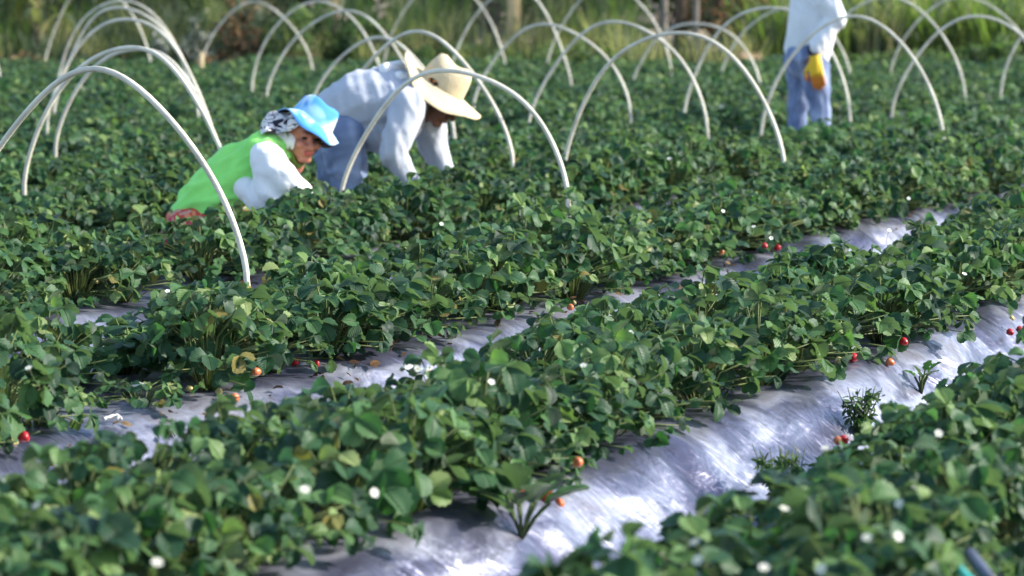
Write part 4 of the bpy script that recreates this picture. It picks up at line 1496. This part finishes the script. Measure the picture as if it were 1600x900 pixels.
# --- tall cane-like grass at the right
cane_px = [(1205, 36.9), (1245, 37.6), (1290, 37.0), (1335, 37.8), (1375, 37.1), (1420, 37.9), (1460, 37.2), (1505, 38.0), (1550, 37.1), (1590, 37.8), (1640, 37.3), (1185, 38.4), (1310, 39.0), (1440, 39.2), (1570, 39.2)]
for i, (px, Y) in enumerate(cane_px):
    grass_clump(px, Y, 130, 1.55, 0.36, M['cane'] if i % 3 != 1 else M['drygrass'], ('tall bright green cane grass clump' if i % 3 != 1 else 'tall straw coloured cane grass clump') + ' on the right behind the field', 'grass clump', ('tall green' if i % 3 != 1 else 'tall straw coloured') + ' cane grass behind the field', 300 + i, 1.3, 0.045, 'cane_clump', 0.0, 0.85 if i % 3 else 1.0)
# low darker growth in front of the cane
for i, (px, Y, hh) in enumerate([(1330, 36.0, 0.42), (1400, 36.2, 0.5), (1460, 36.0, 0.5), (1530, 36.1, 0.6), (1585, 36.0, 0.7), (1210, 36.1, 0.42), (1290, 36.2, 0.36)]):
    shrub(px, Y, 0.42, hh, 1300, M['shrub'], 'low dark green bush at the foot of the cane grass', 330 + i, 0.05, lo=0.0, hi=0.55)
# --- middle: grass and shrubs
shrub(505, 36.4, 0.85, 0.98, 5200, M['shrub'], 'rounded bright green shrub seen through the hoops at upper left of centre', 350, 0.055, lo=0.25, hi=0.95)
shrub(440, 37.0, 0.6, 0.9, 2600, M['darkshrub'], 'dark green shrub left of the rounded bright green one', 351, 0.06)
shrub(585, 36.5, 0.5, 0.75, 2200, M['shrub'], 'olive shrub right of the rounded bright green one', 352, 0.05, lo=0.0, hi=0.5)
for i, (px, Y, hh, mt) in enumerate([(620, 36.6, 1.3, 'cane'), (655, 37.0, 1.5, 'cane'), (690, 36.6, 1.2, 'drygrass'), (730, 37.0, 1.1, 'drygrass'), (640, 38.0, 1.6, 'drygrass'), (700, 38.0, 1.5, 'shrub'),
                                     (860, 36.8, 1.1, 'drygrass'), (900, 37.0, 1.2, 'cane'), (940, 36.6, 1.2, 'drygrass'), (985, 37.2, 1.1, 'cane'), (1010, 36.6, 0.7, 'drygrass'), (870, 38.0, 1.5, 'drygrass'), (960, 38.2, 1.5, 'shrub'),
                                     (770, 36.4, 0.7, 'shrub'), (830, 36.4, 0.8, 'drygrass'), (560, 37.8, 1.4, 'shrub'), (350, 37.4, 1.2, 'drygrass'), (395, 37.6, 1.3, 'drygrass'), (300, 37.2, 0.9, 'shrub')]):
    w_ = {'cane': 'yellow green', 'shrub': 'dull green', 'drygrass': 'straw coloured'}[mt]
    grass_clump(px, Y, 150, hh * 0.85, 0.34, M[mt], w_ + ' rough grass clump at the far edge of the field', 'grass clump', w_ + ' grass clumps at the field edge', 400 + i, 1.0, 0.02, 'grass_clump')
for i, (px, Y, hh) in enumerate([(665, 36.1, 0.45), (720, 36.0, 0.5), (790, 36.1, 0.4), (850, 36.0, 0.5), (910, 36.1, 0.5), (965, 36.0, 0.4)]):
    shrub(px, Y, 0.45, hh, 1300, M['shrub'], 'low green bush between the grass clumps behind the middle hoops', 440 + i, 0.05, lo=0.1, hi=0.7)


for i in range(20):
    px = 330 + i * 44
    if 480 < px < 560: continue
    grass_clump(px, 36.0 + 0.35 * (i % 3), 110, 0.5 + 0.45 * ((i * 5) % 4) / 3, 0.30, M['drygrass'], 'short tan dry grass clump in the front line of the field edge', 'grass clump', 'short tan grass clumps at the field edge', 800 + i, 1.1, 0.02, 'grass_clump', 0.35, 1.0)
# --- left: drooping dry fronds over dark undergrowth
def frond_plant(px, Y, h, n, label, seed, green):
    r = np.random.default_rng(seed)
    x = at_y(px, 90, Y)[0]
    z = bank_z(x, Y)
    root = empty('banana_plant', (x, Y, z))
    tag(root, label, 'plant', 'dry frond plants at the left edge')
    Vt, Qt, Tt = tube_arrays([(0, 0, -0.2), (0.03, 0, h * 0.5), (0.05, 0.02, h)], [0.06, 0.05, 0.04], 10)
    b = Bag(); b.add(Vt, Qt, Tt)
    link('trunk', b.mesh('trunk'), M['bark'], root)
    fr = Bag()
    for i in range(n):
        az = i * 2.4 + r.normal(0, 0.2)
        blade(fr, (0.05, 0.02, h * r.uniform(0.25, 1.0)), az, r.uniform(0.7, 1.3), r.uniform(2.6, 4.0), r.uniform(0.05, 0.15), r.uniform(0.2, 1.0), r, 9)
    link('fronds', fr.mesh('fronds'), M['cane'] if green else M['drygrass'], root)


frond_plant(20, 37.2, 1.6, 44, 'dark trunked plant with green hanging fronds in the top left corner', 501, True)
frond_plant(55, 36.6, 1.35, 44, 'plant with pale dry hanging fronds near the top left corner', 502, False)
frond_plant(95, 37.4, 1.6, 44, 'plant with olive drooping fronds right of the dry fronds at top left', 503, True)
frond_plant(-25, 37.0, 1.6, 40, 'frond plant cut by the left edge of the picture', 504, True)
shrub(30, 38.6, 0.9, 1.3, 2200, M['darkshrub'], 'dark green bush behind the fronds in the top left corner', 510, 0.07)
shrub(120, 38.8, 0.9, 1.2, 2200, M['darkshrub'], 'dark bush behind the left cluster of hoops', 511, 0.07)
shrub(215, 38.4, 0.7, 1.1, 1800, M['shrub'], 'olive bush seen above the left cluster of hoops', 512, 0.06, lo=0.1, hi=0.8)
shrub(280, 38.6, 0.6, 1.2, 1800, M['shrub'], 'sparse olive bush beside the white sacks', 513, 0.06, lo=0.3, hi=1.0)
shrub(10, 36.1, 0.5, 0.35, 1100, M['darkshrub'], 'low dark weeds at the foot of the fronds at top left', 514, 0.05)
for i in range(13):
    px = -10 + i * 26
    mt = ('drygrass', 'shrub', 'drygrass', 'darkshrub')[i % 4]
    w_ = {'shrub': 'olive', 'drygrass': 'straw coloured', 'darkshrub': 'dark green'}[mt]
    grass_clump(px, 36.2 + 0.5 * (i % 3), 210, 0.75 + 0.35 * ((i * 7) % 3) / 2, 0.30, M[mt], w_ + ' grass clump below the trees at upper left', 'grass clump', w_ + ' grass clumps at upper left', 460 + i, 1.2, 0.022)
for i, px in enumerate((40, 130, 190, 245, 330, 420)):
    shrub(px, 35.9, 0.45, 0.40, 1100, M['darkshrub'] if i % 2 else M['rust'], 'low brownish undergrowth bush at the field edge on the left', 480 + i, 0.05, lo=0.0, hi=0.7)
# dry brown bush
shrub(372, 36.2, 0.34, 1.35, 1600, M['rust'], 'rust brown withered bush at upper left, behind the far hoop', 520, 0.06)
shrub(1140, 37.6, 0.5, 1.2, 1800, M['rust'], 'brown withered bush left of the cane grass', 521, 0.06, lo=0.0, hi=0.4)
shrub(905, 39.0, 0.9, 1.1, 1800, M['darkshrub'], 'dark bush behind the straw coloured grass in the middle', 522, 0.07)
shrub(730, 39.0, 1.0, 1.1, 1800, M['darkshrub'], 'dark bush behind the green grass above the straw hat', 523, 0.07)


# --- trunks
def tree(px, Y, rad, h, label, seed, mat, crownmat):
    r = np.random.default_rng(seed)
    x = at_y(px, 90, Y)[0]
    root = empty('tree', (x, Y, bank_z(x, Y)))
    tag(root, label, 'tree', 'trees behind the field')
    b = Bag()
    lean = r.normal(0, 0.12)
    pts = [(lean * t * t * 2 + 0.03 * math.sin(5 * t + seed), 0.05 * math.sin(3 * t), h * t - 0.2) for t in np.linspace(0, 1, 9)]
    V, Q, T = tube_arrays(pts, rad * np.linspace(1.25, 0.5, 9), 10); b.add(V, Q, T)
    ends = []
    for k in range(6):
        a = k * 1.9; t0 = pts[5 + k % 3]
        e = (t0[0] + math.cos(a) * h * 0.3, t0[1] + math.sin(a) * h * 0.3, t0[2] + h * r.uniform(0.2, 0.45))
        V, Q, T = tube_arrays([t0, ((t0[0] + e[0]) / 2, (t0[1] + e[1]) / 2, (t0[2] + e[2]) / 2 + 0.1), e], [rad * 0.45, rad * 0.3, rad * 0.1], 6); b.add(V, Q, T)
        ends.append(np.array(e))
    link('trunk', b.mesh('trunk'), mat, root)
    lf = Bag()
    for _ in range(900):
        c = ends[r.integers(len(ends))]
        p = c + r.normal(0, 1, 3) * h * np.array([0.15, 0.15, 0.12])
        nn = unit(r.normal(0, 1, 3) + np.array([0, 0, 0.8])); d = unit(np.cross(nn, r.normal(0, 1, 3)))
        put_leaflet(lf, p, d, nn, r.uniform(0.08, 0.17), r.random(), LEAF_LO, r, 0.6)
    link('crown', lf.mesh('crown'), crownmat, root)


M['palebark'] = mat_plain('pale_bark', (0.58, 0.42, 0.22), rough=0.9, var=0.35, scale=6, bump=0.7, bscale=20)
M['greybark'] = mat_plain('grey_bark', (0.22, 0.19, 0.16), rough=0.95, var=0.4, scale=6, bump=0.7, bscale=20)
tree(805, 36.9, 0.09, 5.2, 'tree with a pale golden sunlit trunk above the straw hat', 601, M['palebark'], M['shrub'])
tree(522, 38.0, 0.07, 5.0, 'tree with a pale trunk behind the rounded green shrub', 602, M['palebark'], M['shrub'])
tree(1062, 37.8, 0.09, 5.2, 'dark trunked tree at the brown bank, left one of the close pair', 603, M['bark'], M['darkshrub'])
tree(1120, 38.4, 0.11, 5.6, 'dark trunked tree at the brown bank, right one of the close pair', 604, M['bark'], M['darkshrub'])
tree(1085, 37.2, 0.05, 3.0, 'slim grey stemmed tree between the two dark trunks', 605, M['greybark'], M['shrub'])
tree(1040, 37.0, 0.05, 3.0, 'slim grey stemmed tree left of the dark trunks', 606, M['greybark'], M['shrub'])
tree(170, 38.6, 0.08, 5.5, 'dark trunked tree behind the left cluster of hoops', 607, M['bark'], M['darkshrub'])
tree(1425, 38.6, 0.05, 3.5, 'thin reddish stemmed tree among the cane grass', 608, M['palebark'], M['shrub'])
tree(770, 39.0, 0.11, 5.5, 'grey trunked tree left of the golden trunk', 609, M['greybark'], M['darkshrub'])
# trees and bushes farther back that close the view
for i, px in enumerate(range(-250, 1900, 130)):
    shrub(px + random.uniform(-30, 30), 44.0 + random.uniform(0, 2), 1.8, 2.3, 2400, M['shrub'] if i % 3 else M['darkshrub'], 'tall bush in the wooded strip behind the field', 700 + i, 0.12, name='tall_bush', lo=0.0, hi=0.8)


shrub(250, 35.9, 0.13, 0.75, 420, M['paleseed'], 'small whitish dry bush at upper left, left one of two', 641, 0.05)
shrub(306, 36.0, 0.26, 0.95, 800, M['paleseed'], 'wider whitish dry bush at upper left by the wooden stake', 642, 0.05)
# heap of tan soil by the cane
def soil_heap():
    p = at_y(1165, 75, 36.2)
    bm = bmesh.new()
    bmesh.ops.create_icosphere(bm, subdivisions=5, radius=1.0)
    for v in bm.verts:
        f = 1 + 0.18 * mnoise.noise(v.co * 2.2) + 0.08 * mnoise.noise(v.co * 6)
        v.co = Vector((v.co.x * 0.42 * f, v.co.y * 0.5 * f, v.co.z * 0.36 * f))
    me = bpy.data.meshes.new('soil_heap'); bm.to_mesh(me); bm.free()
    M['tan'] = mat_plain('tan_soil', (0.36, 0.24, 0.16), rough=1.0, var=0.4, scale=5, bump=0.6, bscale=16)
    o = link('soil_heap', me, M['tan'])
    o.location = (p[0], 36.3, 0.06)
    tag(o, 'heap of tan soil at the field edge left of the yellow gloved worker', 'soil heap')


soil_heap()

# ------------------------------------------------------------------ light
SUN_DIR = Vector((0.99, 0.01, 0.0)).normalized()
SUN_EL = R(29)
S = Vector((SUN_DIR.x * math.cos(SUN_EL), SUN_DIR.y * math.cos(SUN_EL), math.sin(SUN_EL)))
w = bpy.data.worlds.new('World')
scene.world = w
w.use_nodes = True
nt = w.node_tree
sky = nt.nodes.new('ShaderNodeTexSky')
sky.sky_type = 'NISHITA'
sky.sun_disc = False
sky.sun_elevation = SUN_EL
sky.sun_rotation = math.atan2(S.x, S.y)
nt.links.new(sky.outputs[0], nt.nodes['Background'].inputs['Color'])
nt.nodes['Background'].inputs['Strength'].default_value = 0.15
sd = bpy.data.lights.new('sun', 'SUN')
sd.energy = 3.6
sd.angle = R(1.5)
sd.color = (1.0, 0.94, 0.85)
so = bpy.data.objects.new('sun', sd)
COL.objects.link(so)
so.rotation_euler = (-S).to_track_quat('-Z', 'Y').to_euler()

vs = scene.view_settings
vs.view_transform = 'Standard'
vs.look = 'None'
vs.exposure = 1.30
vs.gamma = 1.0
scene.render.engine = 'CYCLES'
scene.cycles.use_denoising = True
scene.cycles.max_bounces = 6
scene.cycles.transparent_max_bounces = 4
